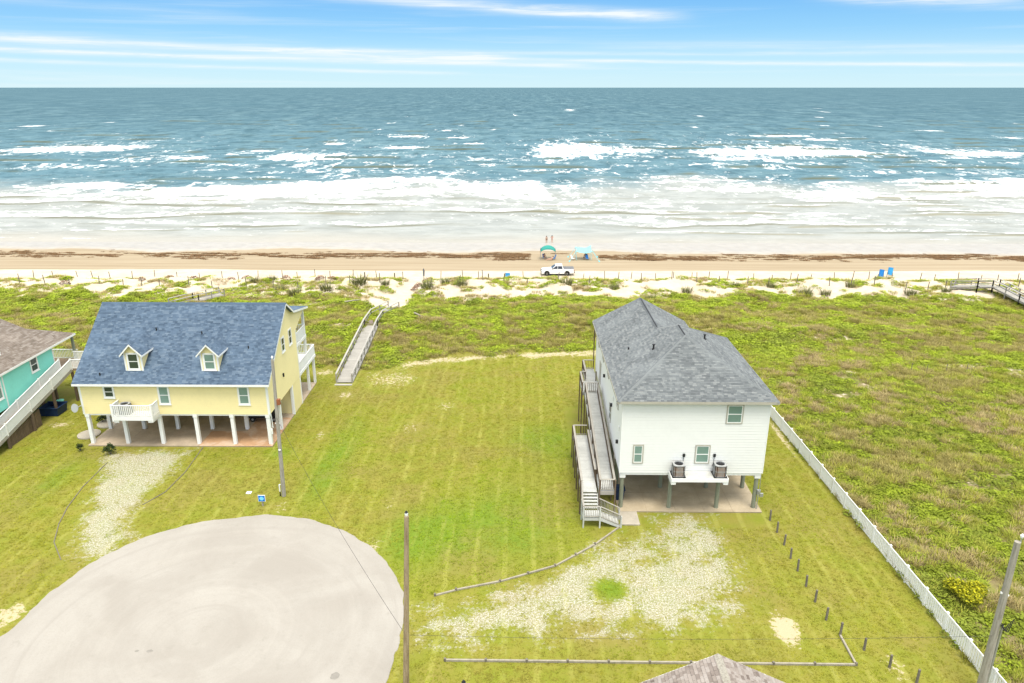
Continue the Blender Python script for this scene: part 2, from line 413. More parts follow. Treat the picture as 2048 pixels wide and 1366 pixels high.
m, b = newmat('ground')
P = worldp(); A = lambda n: attr(n).outputs['Fac']
sp = N('ShaderNodeSeparateXYZ'); nt.links.new(P, sp.inputs[0])
nf = noise(P, 5.5, 4, .7); nm = noise(P, .55, 5, .6); nl = noise(P, .16, 4, .55); nb = noise(mapping(P, (1, .28, 1)), 3.2, 4, .65)
stripe = mth('SINE', mth('ADD', mth('MULTIPLY', sp.outputs[0], 6.4), mth('ADD', mth('MULTIPLY', nl, 6.0), mth('MULTIPLY', sp.outputs[1], -.05))))
stripe2 = mth('SINE', mth('ADD', mth('MULTIPLY', sp.outputs[0], 3.1), mth('ADD', mth('MULTIPLY', nm, 1.5), mth('MULTIPLY', sp.outputs[1], .1))))
lawn = mixc(smooth(nm, .32, .68), (.176, .196, .018), (.215, .198, .034))
lawn = mixc(smooth(mth('ADD', A('green'), mth('MULTIPLY', mth('SUBTRACT', nm, .5), .9)), .2, .85), lawn, (.128, .198, .014))
lawn = mixc(mth('MULTIPLY', smooth(nl, .47, .66), .5), lawn, (.205, .165, .048))
lawn = mixc(mth('MULTIPLY', smooth(mth('ADD', stripe, mth('MULTIPLY', stripe2, .6)), .3, 1.5), mth('MULTIPLY', smooth(noise(P, .3, 4), .36, .60), .38)), lawn, (.33, .325, .08))
lawn = mixc(mth('MULTIPLY', smooth(nf, .45, .75), .25), lawn, (.115, .125, .016))
lawn = mixc(mth('MULTIPLY', smooth(nb, .55, .75), .5), lawn, (.235, .235, .065))
duneg = mixc(smooth(nm, .35, .65), (.19, .155, .075), (.19, .19, .05))
sandc = mixc(smooth(nm, .3, .7), (.47, .40, .295), (.54, .475, .375))
sandc = mixc(mth('MULTIPLY', smooth(nf, .5, .75), .25), sandc, (.42, .36, .26))
gravc = mixc(smooth(nf, .35, .65), (.27, .25, .215), (.50, .48, .445))
wet = mixc(smooth(noise(mapping(P, (.03, .9, 1)), 1.0, 4), .35, .65), (.275, .218, .140), (.335, .275, .188))
wet2 = mixc(smooth(nm, .3, .7), (.34, .305, .25), (.40, .365, .31))
def mask(a, k=.9, sc=3.0, lo=.42, hi=.58):
    n = noise(P, sc, 5, .7)
    return smooth(mth('ADD', a, mth('MULTIPLY', mth('SUBTRACT', n, .5), k)), lo, hi)
c = mixc(mask(A('veg'), .6), lawn, duneg)
c = mixc(mth('MULTIPLY', mask(A('dry'), 1.7, 3.0, .44, .62), .85), c, (.44, .375, .25))
c = mixc(mth('MULTIPLY', mask(A('gravel'), 1.2, 3.6, .40, .68), mth('ADD', .12, mth('MULTIPLY', smooth(noise(P, 11, 5, .85), .44, .56), .80))), c, gravc)
c = mixc(mask(A('sand'), 1.3, 1.6, .40, .62), c, sandc)
c = mixc(mask(A('wet'), .3, .8), c, wet)
c = mixc(mask(A('swash'), .3, .8, .4, .6), c, wet2)
setc(b.inputs['Base Color'], c)
setc(b.inputs['Roughness'], mth('SUBTRACT', .95, mth('MULTIPLY', A('swash'), .65))); b.inputs['Specular IOR Level'].default_value = .25
bump(b, nf, .35, .05)
gz_me.materials.append(m)
ground = bpy.data.objects.new('ground', gz_me); COL.objects.link(ground)
tag(ground, 'mown lawn, gravel drives, dunes and sandy beach', None, kind='structure')

# cul-de-sac road with ragged edge
RC = np.array(W(430, 1245)[:2])
RD = [(-70, 1312), (20, 1262), (100, 1185), (200, 1115), (300, 1070), (400, 1044), (530, 1029), (620, 1038), (690, 1062), (745, 1097), (785, 1140), (806, 1185), (808, 1225), (797, 1290), (772, 1366), (735, 1460), (690, 1600)]
rp = [W(*p)[:2] for p in RD]
ring = []
for a, b_ in zip(rp[:-1], rp[1:]):
    for k in np.linspace(0, 1, 14, endpoint=False): ring.append(a + (b_ - a) * k)
ring = np.array(ring + [rp[-1]])
for _ in range(6): ring[1:-1] = (ring[:-2] + ring[2:] + 2 * ring[1:-1]) / 4
jit = (fbm(ring[:, 0] * 1.7, ring[:, 1] * 1.7, 44, 3) - .5) * .28
dirv = ring - RC; dirv /= np.linalg.norm(dirv, axis=1)[:, None]; ring = ring + dirv * jit[:, None]
ring = np.vstack([ring, [(-8.0, 15.0), (-40, 15.0), (-52, 30)]])
k = len(ring)
rv = [(p[0], p[1], .03) for p in ring] + [(p[0] + (RC[0] - p[0]) * -.004, p[1] + (RC[1] - p[1]) * -.004, -.03) for p in ring] + [(RC[0], RC[1], .035)]
rf = [(i, (i + 1) % k, 2 * k) for i in range(k)] + [(i, i + k, (i + 1) % k + k, (i + 1) % k) for i in range(k)]
me = bpy.data.meshes.new('road'); me.from_pydata(rv, [], rf); me.update()
m, b = newmat('road')
P = worldp(); q = N('ShaderNodeVectorMath', operation='SUBTRACT'); nt.links.new(P, q.inputs[0]); q.inputs[1].default_value = (-19.0, 35.0, 0)
ln = N('ShaderNodeVectorMath', operation='LENGTH'); nt.links.new(q.outputs[0], ln.inputs[0])
rad = ln.outputs['Value']
n1 = noise(P, .22, 5, .6, .5); n2 = noise(P, 14, 4, .75); n3 = noise(P, 1.3, 5, .65)
arc = noise(None, 1.0, 4, .6); an = nt.nodes[-1]
cxy = N('ShaderNodeCombineXYZ'); nt.links.new(mth('MULTIPLY', rad, 1.6), cxy.inputs[0]); nt.links.new(mth('MULTIPLY', noise(P, .08, 2), 4.0), cxy.inputs[1])
nt.links.new(cxy.outputs[0], arc.node.inputs['Vector'])
c = mixc(smooth(n1, .3, .7), (.285, .265, .235), (.335, .317, .285))
c = mixc(mth('MULTIPLY', smooth(arc, .45, .7), .12), c, (.43, .405, .36))
c = mixc(mth('MULTIPLY', mth('MULTIPLY', smooth(arc, .5, .3), smooth(n1, .42, .6)), .28), c, (.23, .21, .185))
c = mixc(mth('MULTIPLY', smooth(n2, .4, .75), .35), c, (.24, .22, .19))
c = mixc(mth('MULTIPLY', smooth(n3, .56, .75), .45), c, (.25, .235, .205))
setc(b.inputs['Base Color'], c); b.inputs['Roughness'].default_value = .92; b.inputs['Specular IOR Level'].default_value = .2
bump(b, n2, .35, .02); me.materials.append(m)
road = bpy.data.objects.new('road', me); COL.objects.link(road)
tag(road, 'pale chip sealed turning circle at the end of the road', None, kind='structure')
for (px, py, rx, ry), lab in (((670, 1353, .27, .30), 'round dark patch in the road near the brown pole'), ((300, 1303, .2, .12), 'small dark oil stain to the right on the road'), ((274, 1303, .12, .09), 'small dark oil stain to the left on the road')):
    mb = MB(); c_ = W(px, py); n = 14
    mb.poly([(c_[0] + rx * math.cos(t) * random.uniform(.8, 1.15), c_[1] + ry * math.sin(t) * random.uniform(.8, 1.15), .0385) for t in np.linspace(0, 2 * math.pi, n, endpoint=False)])
    tag(mb.build('road_patch', MATS['pavement_patch'], None, 'structure'), lab, None)

# ------------------------------------------------------------------ sea
SX = axis(-440, 440, 1.7, -40000, 40000, 1.3); SY = axis(140, 470, .9, 139, 42000, 1.03)
sx, sy = np.meshgrid(SX, SY)
dist = sy - wl(sx)
def crest(Yc, amp, width, seed, wob=5, ln=.012):
    y0 = Yc + (fbm(sx * ln, seed * 1.7 + sx * 0, seed, 3) - .5) * wob * 2 + (fbm(sx * .07, seed * 2.3 + sx * 0, seed + 7, 3) - .5) * (2.5 + wob * .35)
    a = amp * sstep(fbm(sx * ln * 2.2, sx * 0 + seed, seed + 2, 4), .44, .68)
    d = (sy - y0); 
    return a * np.where(d < 0, np.exp(-(d / (width * .45)) ** 2), np.exp(-(d / width) ** 2)), y0, a
near = 1 - sstep(sy, 900, 2500)
zz = np.zeros_like(sx); lines = np.zeros_like(sx)
rows = [162, 171, 181, 190, 201, 214, 228, 246, 262, 280, 300, 322, 345, 368, 392, 418, 444, 470, 505, 545, 590, 640, 700, 770]
for i, Yc in enumerate(rows):
    amp = .10 if Yc < 172 else .28 if Yc < 250 else .75 if Yc < 420 else .55
    zc, y0, a = crest(Yc, amp, 3.0 + (Yc - 150) * .013, 60 + i, 3 + (Yc - 150) * .035)
    zz += zc
    if Yc < 275: lines = np.maximum(lines, np.exp(-((sy - y0 - .4) / (.55 + (Yc - 160) * .008)) ** 2) * sstep(a / amp, .15, .6))
zz += (fbm(sx * .10, sy * .22, 70, 3) - .5) * .5 * near * sstep(dist, 5, 60)
zz = zz * sstep(dist, 0, 12)
zs = -1.46 + zz
zs = np.where(dist < 0, -1.46 + dist * .05, zs)
sea_me = grid_mesh('sea', SX, SY, zs)
foam = np.zeros_like(sx)
def pblob(px, py, hw, hh, a, flat=True):
    global foam
    c_ = W(px, py, -1.4); y0 = W(px, py + hh, -1.4)[1]; y1 = W(px, py - hh, -1.4)[1]
    mpp = W(px + 1, py, -1.4)[0] - c_[0]; rx = hw * mpp
    cy = (y0 + y1) / 2; ry = (y1 - y0) / 2
    e = ((sx - c_[0] + (fbm(sx * .05, sy * .05, 81) - .5) * rx * .7) / rx) ** 2
    dy = (sy - cy) / ry + (fbm(sx * .03, sy * .06, 83) - .5) * .9
    skew = np.where(dy > 0, np.exp(-np.abs(dy) ** 1.3), np.exp(-np.abs(dy * 1.6) ** 3))
    foam = np.maximum(foam, a * .80 * np.exp(-e ** 2) * skew)
    e2 = ((sx - c_[0]) / (rx * 1.9)) ** 2; d2_ = (sy - cy - ry * .6) / (ry * 2.2)
    foam = np.maximum(foam, a * .40 * np.exp(-e2 ** 1.5) * np.exp(-d2_ ** 2) * sstep(fbm(sx * .08, sy * .10, 87, 4), .36, .60))
BL = [(130, 299, 125, 13, .95), (215, 296, 90, 10, .8), (370, 315, 36, 2.6, .9), (520, 302, 26, 3.4, .95), (600, 316, 110, 12, .85), (670, 287, 30, 5, .95), (810, 273, 46, 3.2, .9),
      (822, 295, 62, 3.4, .95), (920, 275, 24, 2.4, .9), (950, 287, 26, 2.6, .9), (1150, 304, 105, 20, .98), (1240, 300, 80, 12, .8), (1330, 294, 45, 3, .8), (1600, 308, 210, 18, .97),
      (1480, 318, 80, 8, .8), (1560, 272, 70, 4, .9), (1640, 279, 35, 2.2, .95), (1965, 308, 95, 15, .95), (1862, 262, 24, 2.2, .95), (2030, 276, 26, 3, .8), (62, 252, 24, 2.2, .85),
      (1700, 276, 24, 1.6, .8), (1675, 266, 20, 1.4, .7), (640, 352, 22, 2.5, .8), (1090, 372, 60, 4, .8), (1860, 361, 46, 2.4, .95), (1985, 358, 28, 2.5, .9), (330, 281, 40, 2, .5), (230, 268, 60, 3, .45)]
for t in BL: pblob(*t)
rw_ = np.random.default_rng(5)
for _ in range(26): pblob(rw_.uniform(0, 2048), rw_.uniform(206, 262), rw_.uniform(5, 16), rw_.uniform(.8, 1.5), .85)
Yb = W(1024, 362, -1.4)[1]                     # outer edge of the inner surf
edge = Yb + (fbm(sx * .018, sx * 0 + 5, 90, 5, .6) - .5) * 75 + (fbm(sx * .07, sy * .05, 91, 4) - .5) * 26
Ye = W(1024, 412, -1.4)[1]
inner = sstep(edge - sy, -4, 5)
lacb = fbm(sx * .03, sy * .07, 97, 4); lacc = fbm(sx * .010, sy * .05, 98, 4)
e_in = edge - sy                                   # metres shoreward of the outer surf edge
holes = sstep(fbm(sx * .02, sx * 0 + 2, 99, 4), .50, .62)
strong = np.exp(-((e_in - 20) / 34.0) ** 2) * (.48 + .42 * sstep(lacb, .34, .60)) * (1 - .55 * holes * (e_in < 40))
band = inner * np.maximum(strong, .14 + .28 * sstep(lacc, .42, .66) * (.5 + .5 * sstep(lacb, .4, .6)))
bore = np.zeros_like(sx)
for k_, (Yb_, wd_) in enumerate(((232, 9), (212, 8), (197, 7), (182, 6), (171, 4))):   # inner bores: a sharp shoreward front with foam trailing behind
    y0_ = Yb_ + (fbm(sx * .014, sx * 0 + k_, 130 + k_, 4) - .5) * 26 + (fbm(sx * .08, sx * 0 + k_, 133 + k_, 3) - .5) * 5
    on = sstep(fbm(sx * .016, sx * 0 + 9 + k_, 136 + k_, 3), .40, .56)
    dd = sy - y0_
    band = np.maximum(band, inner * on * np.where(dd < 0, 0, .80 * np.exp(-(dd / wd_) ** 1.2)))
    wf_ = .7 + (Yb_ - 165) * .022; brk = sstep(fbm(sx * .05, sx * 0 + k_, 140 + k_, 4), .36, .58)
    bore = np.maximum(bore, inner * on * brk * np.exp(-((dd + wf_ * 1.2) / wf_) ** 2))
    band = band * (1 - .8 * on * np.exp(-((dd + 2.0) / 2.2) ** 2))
band = band * (.35 + .65 * sstep(dist, 6, 40))
lac = fbm(sx * .05, sy * .10, 95, 4)
outer = (1 - inner) * (1 - sstep(sy, 360, 470)) * (.16 + .24 * sstep(lac, .42, .66))
outer2 = (1 - inner) * sstep(sy, 380, 430) * (1 - sstep(sy, 560, 760)) * .14 * sstep(lac, .5, .7)
foam = np.maximum(np.maximum(foam, band), np.maximum(outer, outer2))
foam = np.maximum(foam, lines * .62)
shallow = 1 - sstep(sy - edge, -38, 14)
lnw = 20 * np.log(np.maximum(sy - 100, 20))
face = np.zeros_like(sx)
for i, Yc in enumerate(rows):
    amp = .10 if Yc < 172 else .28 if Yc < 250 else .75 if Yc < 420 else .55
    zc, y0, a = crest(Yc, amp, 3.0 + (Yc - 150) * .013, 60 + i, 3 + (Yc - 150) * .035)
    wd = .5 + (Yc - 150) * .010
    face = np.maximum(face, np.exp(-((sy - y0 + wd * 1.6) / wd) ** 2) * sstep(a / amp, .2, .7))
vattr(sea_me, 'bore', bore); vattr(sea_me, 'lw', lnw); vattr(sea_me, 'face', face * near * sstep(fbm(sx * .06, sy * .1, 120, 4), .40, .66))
vattr(sea_me, 'foam', foam); vattr(sea_me, 'shallow', shallow); vattr(sea_me, 'film', 1 - sstep(dist, 4, 22)); vattr(sea_me, 'crest', np.clip(zz, 0, 1) * near)
m, b = newmat('sea')
P = worldp(); A = lambda n: attr(n).outputs['Fac']
spx = N('ShaderNodeSeparateXYZ'); nt.links.new(P, spx.inputs[0])
qv = N('ShaderNodeCombineXYZ'); nt.links.new(mth('MULTIPLY', spx.outputs[0], .1), qv.inputs[0]); nt.links.new(A('lw'), qv.inputs[1]); Q = qv.outputs[0]
w1 = noise(mapping(Q, (.8, .55, 1)), 1.0, 7, .66, .5); w2 = noise(mapping(P, (.35, 1.1, 1)), 1.0, 5, .68, .3); w3 = noise(mapping(Q, (.12, .10, 1)), 1.0, 4, .6)
w4 = noise(mapping(Q, (.35, .6, 1), (0, 0, .2)), 1.0, 7, .74, .3); w5 = noise(mapping(Q, (1.1, 1.6, 1)), 1.0, 6, .72, .3)
f1 = noise(mapping(Q, (.85, .42, 1), (0, 0, .15)), 1.0, 8, .72, 1.3); f2 = noise(mapping(Q, (3.2, 1.6, 1)), 1.0, 5, .75, .8)
vo = N('ShaderNodeTexVoronoi', feature='DISTANCE_TO_EDGE'); vo.inputs['Scale'].default_value = 1.0
wp = N('ShaderNodeVectorMath', operation='ADD'); nt.links.new(mapping(Q, (1.5, .55, 1)), wp.inputs[0])
nn = N('ShaderNodeTexNoise'); nn.inputs['Scale'].default_value = 1.1; nn.inputs['Detail'].default_value = 6; nn.inputs['Roughness'].default_value = .7; nt.links.new(Q, nn.inputs['Vector'])
nsc = N('ShaderNodeVectorMath', operation='SCALE'); nt.links.new(nn.outputs['Color'], nsc.inputs[0]); nsc.inputs['Scale'].default_value = 2.2
nt.links.new(nsc.outputs[0], wp.inputs[1]); nt.links.new(wp.outputs[0], vo.inputs['Vector'])
lace = mth('SUBTRACT', 1.0, smooth(vo.outputs['Distance'], .0, .14))
farf = smooth(A('lw'), 112, 140)
deep = mixc(farf, (.098, .180, .222), (.066, .126, .162))
deep = mixc(mth('MULTIPLY', smooth(w4, .44, .62), .60), deep, (.145, .235, .265))
deep = mixc(mth('MULTIPLY', smooth(w1, .50, .66), .60), deep, (.040, .086, .108))
deep = mixc(mth('MULTIPLY', smooth(w5, .50, .64), .62), deep, (.040, .086, .112))
deep = mixc(mth('MULTIPLY', smooth(w5, .47, .34), .35), deep, (.165, .26, .30))
deep = mixc(mth('MULTIPLY', smooth(w3, .4, .7), .3), deep, (.075, .145, .18))
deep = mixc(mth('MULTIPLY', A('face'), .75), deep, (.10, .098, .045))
shal = mixc(smooth(w1, .35, .62), (.255, .275, .268), (.325, .345, .338))
shal = mixc(mth('MULTIPLY', smooth(w4, .52, .70), .6), shal, (.215, .22, .19))
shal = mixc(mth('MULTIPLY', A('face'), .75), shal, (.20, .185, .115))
shal = mixc(mth('MULTIPLY', smooth(w5, .52, .68), .45), shal, (.21, .22, .195))
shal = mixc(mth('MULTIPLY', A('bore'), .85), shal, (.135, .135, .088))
c = mixc(A('shallow'), deep, shal)
c = mixc(mth('MULTIPLY', A('film'), .85), c, (.36, .345, .31))
fm = mth('ADD', A('foam'), mth('ADD', mth('MULTIPLY', mth('SUBTRACT', f1, .5), 1.5), mth('ADD', mth('MULTIPLY', mth('SUBTRACT', f2, .5), 1.1), mth('MULTIPLY', lace, .20))))
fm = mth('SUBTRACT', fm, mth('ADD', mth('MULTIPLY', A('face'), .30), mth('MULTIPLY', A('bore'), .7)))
fo = smooth(fm, .44, .74)
c = mixc(fo, c, (.72, .735, .735))
setc(b.inputs['Base Color'], c)
setc(b.inputs['Roughness'], mth('ADD', .32, mth('MULTIPLY', fo, .6))); b.inputs['Specular IOR Level'].default_value = .0; b.inputs['IOR'].default_value = 1.33
bump(b, mth('ADD', mth('MULTIPLY', w1, 1.6), mth('ADD', mth('MULTIPLY', w2, .35), mth('MULTIPLY', f1, .4))), .55, .9)
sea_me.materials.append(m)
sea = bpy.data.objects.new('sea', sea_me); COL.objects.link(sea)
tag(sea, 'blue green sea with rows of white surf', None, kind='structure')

# ------------------------------------------------------------------ building helpers
UX, UY, UZ = np.array([1., 0, 0]), np.array([0, 1., 0]), np.array([0, 0, 1.])
def siding(mb, o, u, n, z0, z1, uL, uR, course=.2, proud=.022):
    """overlapping clapboards on the wall plane o + a*u + z*Z, each board a tilted strip with its own lower edge"""
    o, u, n = map(lambda q: np.asarray(q, float), (o, u, n)); z = z0
    while z < z1 - .02:
        zt = min(z + course, z1)
        a0, a1, b0, b1 = uL(z), uR(z), uL(zt), uR(zt)
        if a1 - a0 > .02:
            p = lambda a, zz, d: o + u * a + UZ * zz + n * d
            t = random.random()
            mb.quad(p(a0, z, proud), p(a1, z, proud), p(b1, zt, .002), p(b0, zt, .002), t)
            mb.quad(p(a0, z, 0), p(a1, z, 0), p(a1, z, proud), p(a0, z, proud), t)
        z = zt
def shingles(mb, o, u, v, n, vmax, uL, uR, expo=.17, tab=.34, lift=.016):
    """staggered shingle tabs on a roof plane; every tab has a lifted lower edge"""
    o, u, v, n = map(lambda q: np.asarray(q, float), (o, u, v, n)); k = 0; s = 0.0
    run = random.random()
    while s < vmax - .01:
        st = min(s + expo, vmax); a0, a1 = uL(s), uR(s); c0, c1 = uL(st), uR(st)
        a = a0 - random.random() * tab
        while a < a1:
            w = tab * random.uniform(.55, 1.35); l, r_ = max(a, a0), min(a + w, a1)
            if r_ - l > .02:
                lt, rt = max(l, c0) if l > a0 + 1e-6 else c0, min(r_, c1) if r_ < a1 - 1e-6 else c1
                lt, rt = min(max(lt, c0), c1), max(min(rt, c1), c0)
                run = .15 * run + .85 * random.random()
                t = min(1, max(0, (run - .5) * 1.15 + .5)); li = lift * random.uniform(.6, 1.3)
                p = lambda q, e, d: o + u * q + v * e + n * d
                mb.quad(p(l, s, li), p(r_, s, li), p(rt, st, .003), p(lt, st, .003), t)
                mb.quad(p(l, s, 0), p(r_, s, 0), p(r_, s, li), p(l, s, li), t * .5)
            a += w
        s = st; k += 1
def window(parent, o, u, n, w, h, glass='blind_glass', trim='white_paint', tw=.10, sash='white_paint', head=0.0, sill=True, split=.5, name='window'):
    """a double hung window standing proud of the wall; o = lower left corner of the outer trim"""
    o, u, n = map(lambda q: np.asarray(q, float), (o, u, n)); f = MB()
    B = lambda m, a0, a1, b0, b1, c0, c1: m.obox(o, u, UZ, n, a0, a1, b0, b1, c0, c1)
    for a0, a1, b0, b1 in ((0, tw, 0, h), (w - tw, w, 0, h), (tw, w - tw, 0, tw), (tw, w - tw, h - tw, h)): B(f, a0, a1, b0, b1, .0, .055)
    if head: B(f, -.05, w + .05, h, h + head, 0, .07)
    wo_ = f.build(name, MATS[trim], parent)
    s = MB(); sw = .055; m_ = tw + (h - 2 * tw) * split
    for a0, a1, b0, b1 in ((tw, tw + sw, tw, h - tw), (w - tw - sw, w - tw, tw, h - tw), (tw + sw, w - tw - sw, tw, tw + sw), (tw + sw, w - tw - sw, h - tw - sw, h - tw), (tw + sw, w - tw - sw, m_ - sw * .6, m_ + sw * .6)): B(s, a0, a1, b0, b1, .0, .04)
    s.build('sash', MATS[sash], wo_)
    for b0, b1, c in ((tw + sw, m_ - sw * .6, .022), (m_ + sw * .6, h - tw - sw, .028)):
        g = MB(); B(g, tw + sw, w - tw - sw, b0, b1, .0, c); g.build('pane', MATS[glass], wo_)
    if sill:
        q = MB(); B(q, -.04, w + .04, -.05, 0, 0, .09); q.build('sill', MATS[trim], wo_)
    return wo_
def railing(parent, p0, p1, h, mat, bmat=None, pitch=.13, bw=.04, tw=.10, th=.05, low=.1, mids=(), name='railing', balus=True):
    p0 = np.array(p0, float); p1 = np.array(p1, float); r_ = MB()
    r_.bar(p0 + UZ * h, p1 + UZ * h, tw, th)
    ro = r_.build(name, MATS[mat], parent)
    for q in mids:
        lr = MB(); lr.bar(p0 + UZ * q, p1 + UZ * q, .04, .12); lr.build('mid_rail', MATS[mat], ro)
    if balus:
        lr = MB(); lr.bar(p0 + UZ * low, p1 + UZ * low, .05, .07); lr.build('bottom_rail', MATS[mat], ro)
        L = np.linalg.norm(p1 - p0); n = max(2, int(L / pitch)); b_ = MB()
        for i in range(n):
            q = p0 + (p1 - p0) * (i + .5) / n
            b_.box(q[0] - bw / 2, q[0] + bw / 2, q[1] - bw / 2, q[1] + bw / 2, q[2] + low + .036, q[2] + h - th / 2 - .002)
        b_.build('balusters', MATS[bmat or mat], ro, 'stuff')
    return ro
def posts(parent, pts, size, mat, name='post', round_=False):
    """each post a mesh of its own: (x, y, z0, z1)"""
    for x, y, z0, z1 in pts:
        m_ = MB()
        if round_: m_.cyl((x, y, z0), (x, y, z1), size / 2 * 1.05, size / 2 * .95, 12)
        else: m_.box(x - size / 2, x + size / 2, y - size / 2, y + size / 2, z0, z1)
        m_.build(name, MATS[mat], parent)
def planks(parent, p0, p1, width, pitch, mat, th=.045, gap=.02, name='plank'):
    """cross boards along p0..p1, every board an object; four meshes shared among them"""
    p0 = np.array(p0, float); p1 = np.array(p1, float); d = p1 - p0; L = np.linalg.norm(d); d /= L
    x = np.cross(d, UZ); x /= np.linalg.norm(x); y = np.cross(x, d); protos = []
    off = np.array(parent_world(parent))
    n = int(L / pitch)
    for i in range(n):
        c = p0 + d * (i + .5) * L / n
        if i < 5:
            m_ = MB(); e = random.uniform(-.02, .02)
            m_.obox(off, x, d, y, -width / 2 + e, width / 2 + e, -L / n / 2 + gap / 2, L / n / 2 - gap / 2, -th, random.uniform(0, .008), random.random())
            o_ = m_.build(name, MATS[mat], parent); protos.append(o_)
        else:
            o_ = random.choice(protos).copy(); COL.objects.link(o_); o_.parent = parent
        o_.location = tuple(c - off)

# ------------------------------------------------------------------ yellow house
YB = (-31.0, 65.0, 0.0)
yh = thing('yellow_house', 'pale yellow beach house on white posts with blue shingle roof and two dormers', 'house', YB)
X0, X1, YF, YR = -39.35, -22.45, 59.55, 69.0
ZB, ZE = 3.12, 6.05
YRIDGE, ZRIDGE = 65.95, 11.72; YK, ZK = 67.95, 10.35; YLO, ZLO = 72.6, 9.45
YE = 59.02; sl = (ZRIDGE - 6.22) / (YRIDGE - YE); ze = lambda y: 6.22 + sl * (y - YE)
core = MB()
prof = [(YF, ZB), (YR, ZB), (YR, 9.95), (YK, ZK - .16), (YRIDGE, ZRIDGE - .16), (YF, ze(YF) - .16)]
core.prism([(X0 + .02, y, z) for y, z in prof], (1, 0, 0), X1 - X0 - .04)
core.build('wall', MATS['yellow_siding'], yh)
sd_ = MB()
siding(sd_, (X0, YF, 0), UX, -UY, ZB, ze(YF) - .2, lambda z: 0, lambda z: X1 - X0)
topz = lambda y: np.interp(y, [YE, YRIDGE, YK, YLO], [6.22, ZRIDGE, ZK, ZLO]) - .16
def yl_front(z): return max(YF, YE + (z + .16 - 6.22) / sl) - YF
def yl_rear(z):
    if z + .16 <= 9.95 - .0: return (YR + max(0, (z - 8.2)) * 1.0 if z > 8.2 else YR) - YF
    if z + .16 <= ZK: return np.interp(-(z + .16), [-ZK, -ZLO], [YK, YLO]) - YF
    return np.interp(-(z + .16), [-ZRIDGE, -ZK], [YRIDGE, YK]) - YF
yr2 = lambda z: (YR if z < 8.0 else min(np.interp(z, [8.0, 9.3], [YR, YLO - .3]), YK + (ZK - z - .16) / (ZK - ZLO) * (YLO - YK) if z + .16 < ZK else YRIDGE + (ZRIDGE - z - .16) / (ZRIDGE - ZK) * (YK - YRIDGE))) - YF
siding(sd_, (X1, YF, 0), UY, UX, ZB, ZRIDGE - .25, yl_front, yr2)
siding(sd_, (X0, YF, 0), UY, -UX, ZB, ZRIDGE - .25, yl_front, yr2)
sd_.build('siding', MATS['yellow_siding'], yh, 'stuff')
# solid gable cheek behind the porch siding (both ends of the low rear roof)
for x in (X0 + .02, X1 - .14):
    ck = MB(); ck.prism([(x, YR, 8.0), (x, YLO - .3, 9.3), (x, YK, ZK - .18), (x, YR - .5, 9.9)], (1, 0, 0), .12); ck.build('porch_gable', MATS['yellow_siding'], yh)
lowwall = MB(); lowwall.box(X0 + .3, X1 - .01, 66.25, YR, .02, ZB - .002); lowwall.build('ground_floor_wall', MATS['yellow_siding'], yh)
tr = MB()
tr.box(X0 - .03, X0 + .16, YF - .03, YF + .1, ZB - .03, ze(YF) - .25); tr.box(X1 - .16, X1 + .03, YF - .03, YF + .12, ZB - .03, ze(YF) - .25)
tr.box(X1 - .2, X1 + .03, 66.12, 66.4, .02, ZB - .004)
tr.box(X0, X1, YF + .03, YF + .2, ZB - .16, ZB - .002)
tr.box(X1 - .04, X1 + .035, YR - .16, YR + .03, .02, 8.0)
tr.build('corner_trim', MATS['white_paint'], yh)
# roof: deck slabs, fascia, shingles
RX0, RX1 = X0 - .22, X1 + .38
rd = MB(); th = .14
for (ya, za), (yb, zb) in (((YE, 6.22), (YRIDGE, ZRIDGE)), ((YRIDGE, ZRIDGE), (YK, ZK)), ((YK, ZK), (YLO, ZLO))):
    rd.prism([(RX0 + .03, ya, za - th), (RX0 + .03, yb, zb - th), (RX0 + .03, yb, zb - .004), (RX0 + .03, ya, za - .004)], (1, 0, 0), RX1 - RX0 - .06)
roof_o = rd.build('roof', MATS['blue_shingle'], yh)
fa = MB(); fa.box(RX0, RX1, YE - .03, YE, 6.22 - .2, 6.22 - .01); fa.box(RX0, RX1, YLO, YLO + .03, ZLO - .2, ZLO - .01)
for x in (RX0, RX1 - .028):
    for (ya, za), (yb, zb) in (((YE, 6.22), (YRIDGE, ZRIDGE)), ((YRIDGE, ZRIDGE), (YK, ZK)), ((YK, ZK), (YLO, ZLO))):
        fa.prism([(x, ya, za - .22), (x, yb, zb - .22), (x, yb, zb - .008), (x, ya, za - .008)], (1, 0, 0), .028)
fa.box(RX0 + .1, RX1 - .1, YE, YF - .02, 6.0, 6.03)
fa.build('fascia', MATS['white_paint'], yh)
def vdir(dy, dz): L = math.hypot(dy, dz); return np.array([0, dy / L, dz / L]), L
sh = MB(); v, L = vdir(YRIDGE - YE, ZRIDGE - 6.22)
shingles(sh, (RX0, YE, 6.22), UX, v, np.cross(UX, v), L, lambda s: 0, lambda s: RX1 - RX0, .16, .27)
for (ya, za), (yb, zb) in (((YK, ZK), (YRIDGE, ZRIDGE)), ((YLO, ZLO), (YK, ZK))):
    v2, L2 = vdir(yb - ya, zb - za); shingles(sh, (RX1, ya, za), -UX, v2, np.cross(-UX, v2), L2, lambda s: 0, lambda s: RX1 - RX0, .16, .27)
sh.build('shingles', MATS['blue_shingle'], yh, 'stuff')
rc = MB(); rc.prism([(RX0, YRIDGE - .16, ZRIDGE - .10), (RX0, YRIDGE, ZRIDGE + .04), (RX0, YRIDGE + .16, ZRIDGE - .08)], (1, 0, 0), RX1 - RX0); rc.build('ridge_cap', MATS['blue_shingle'], yh)
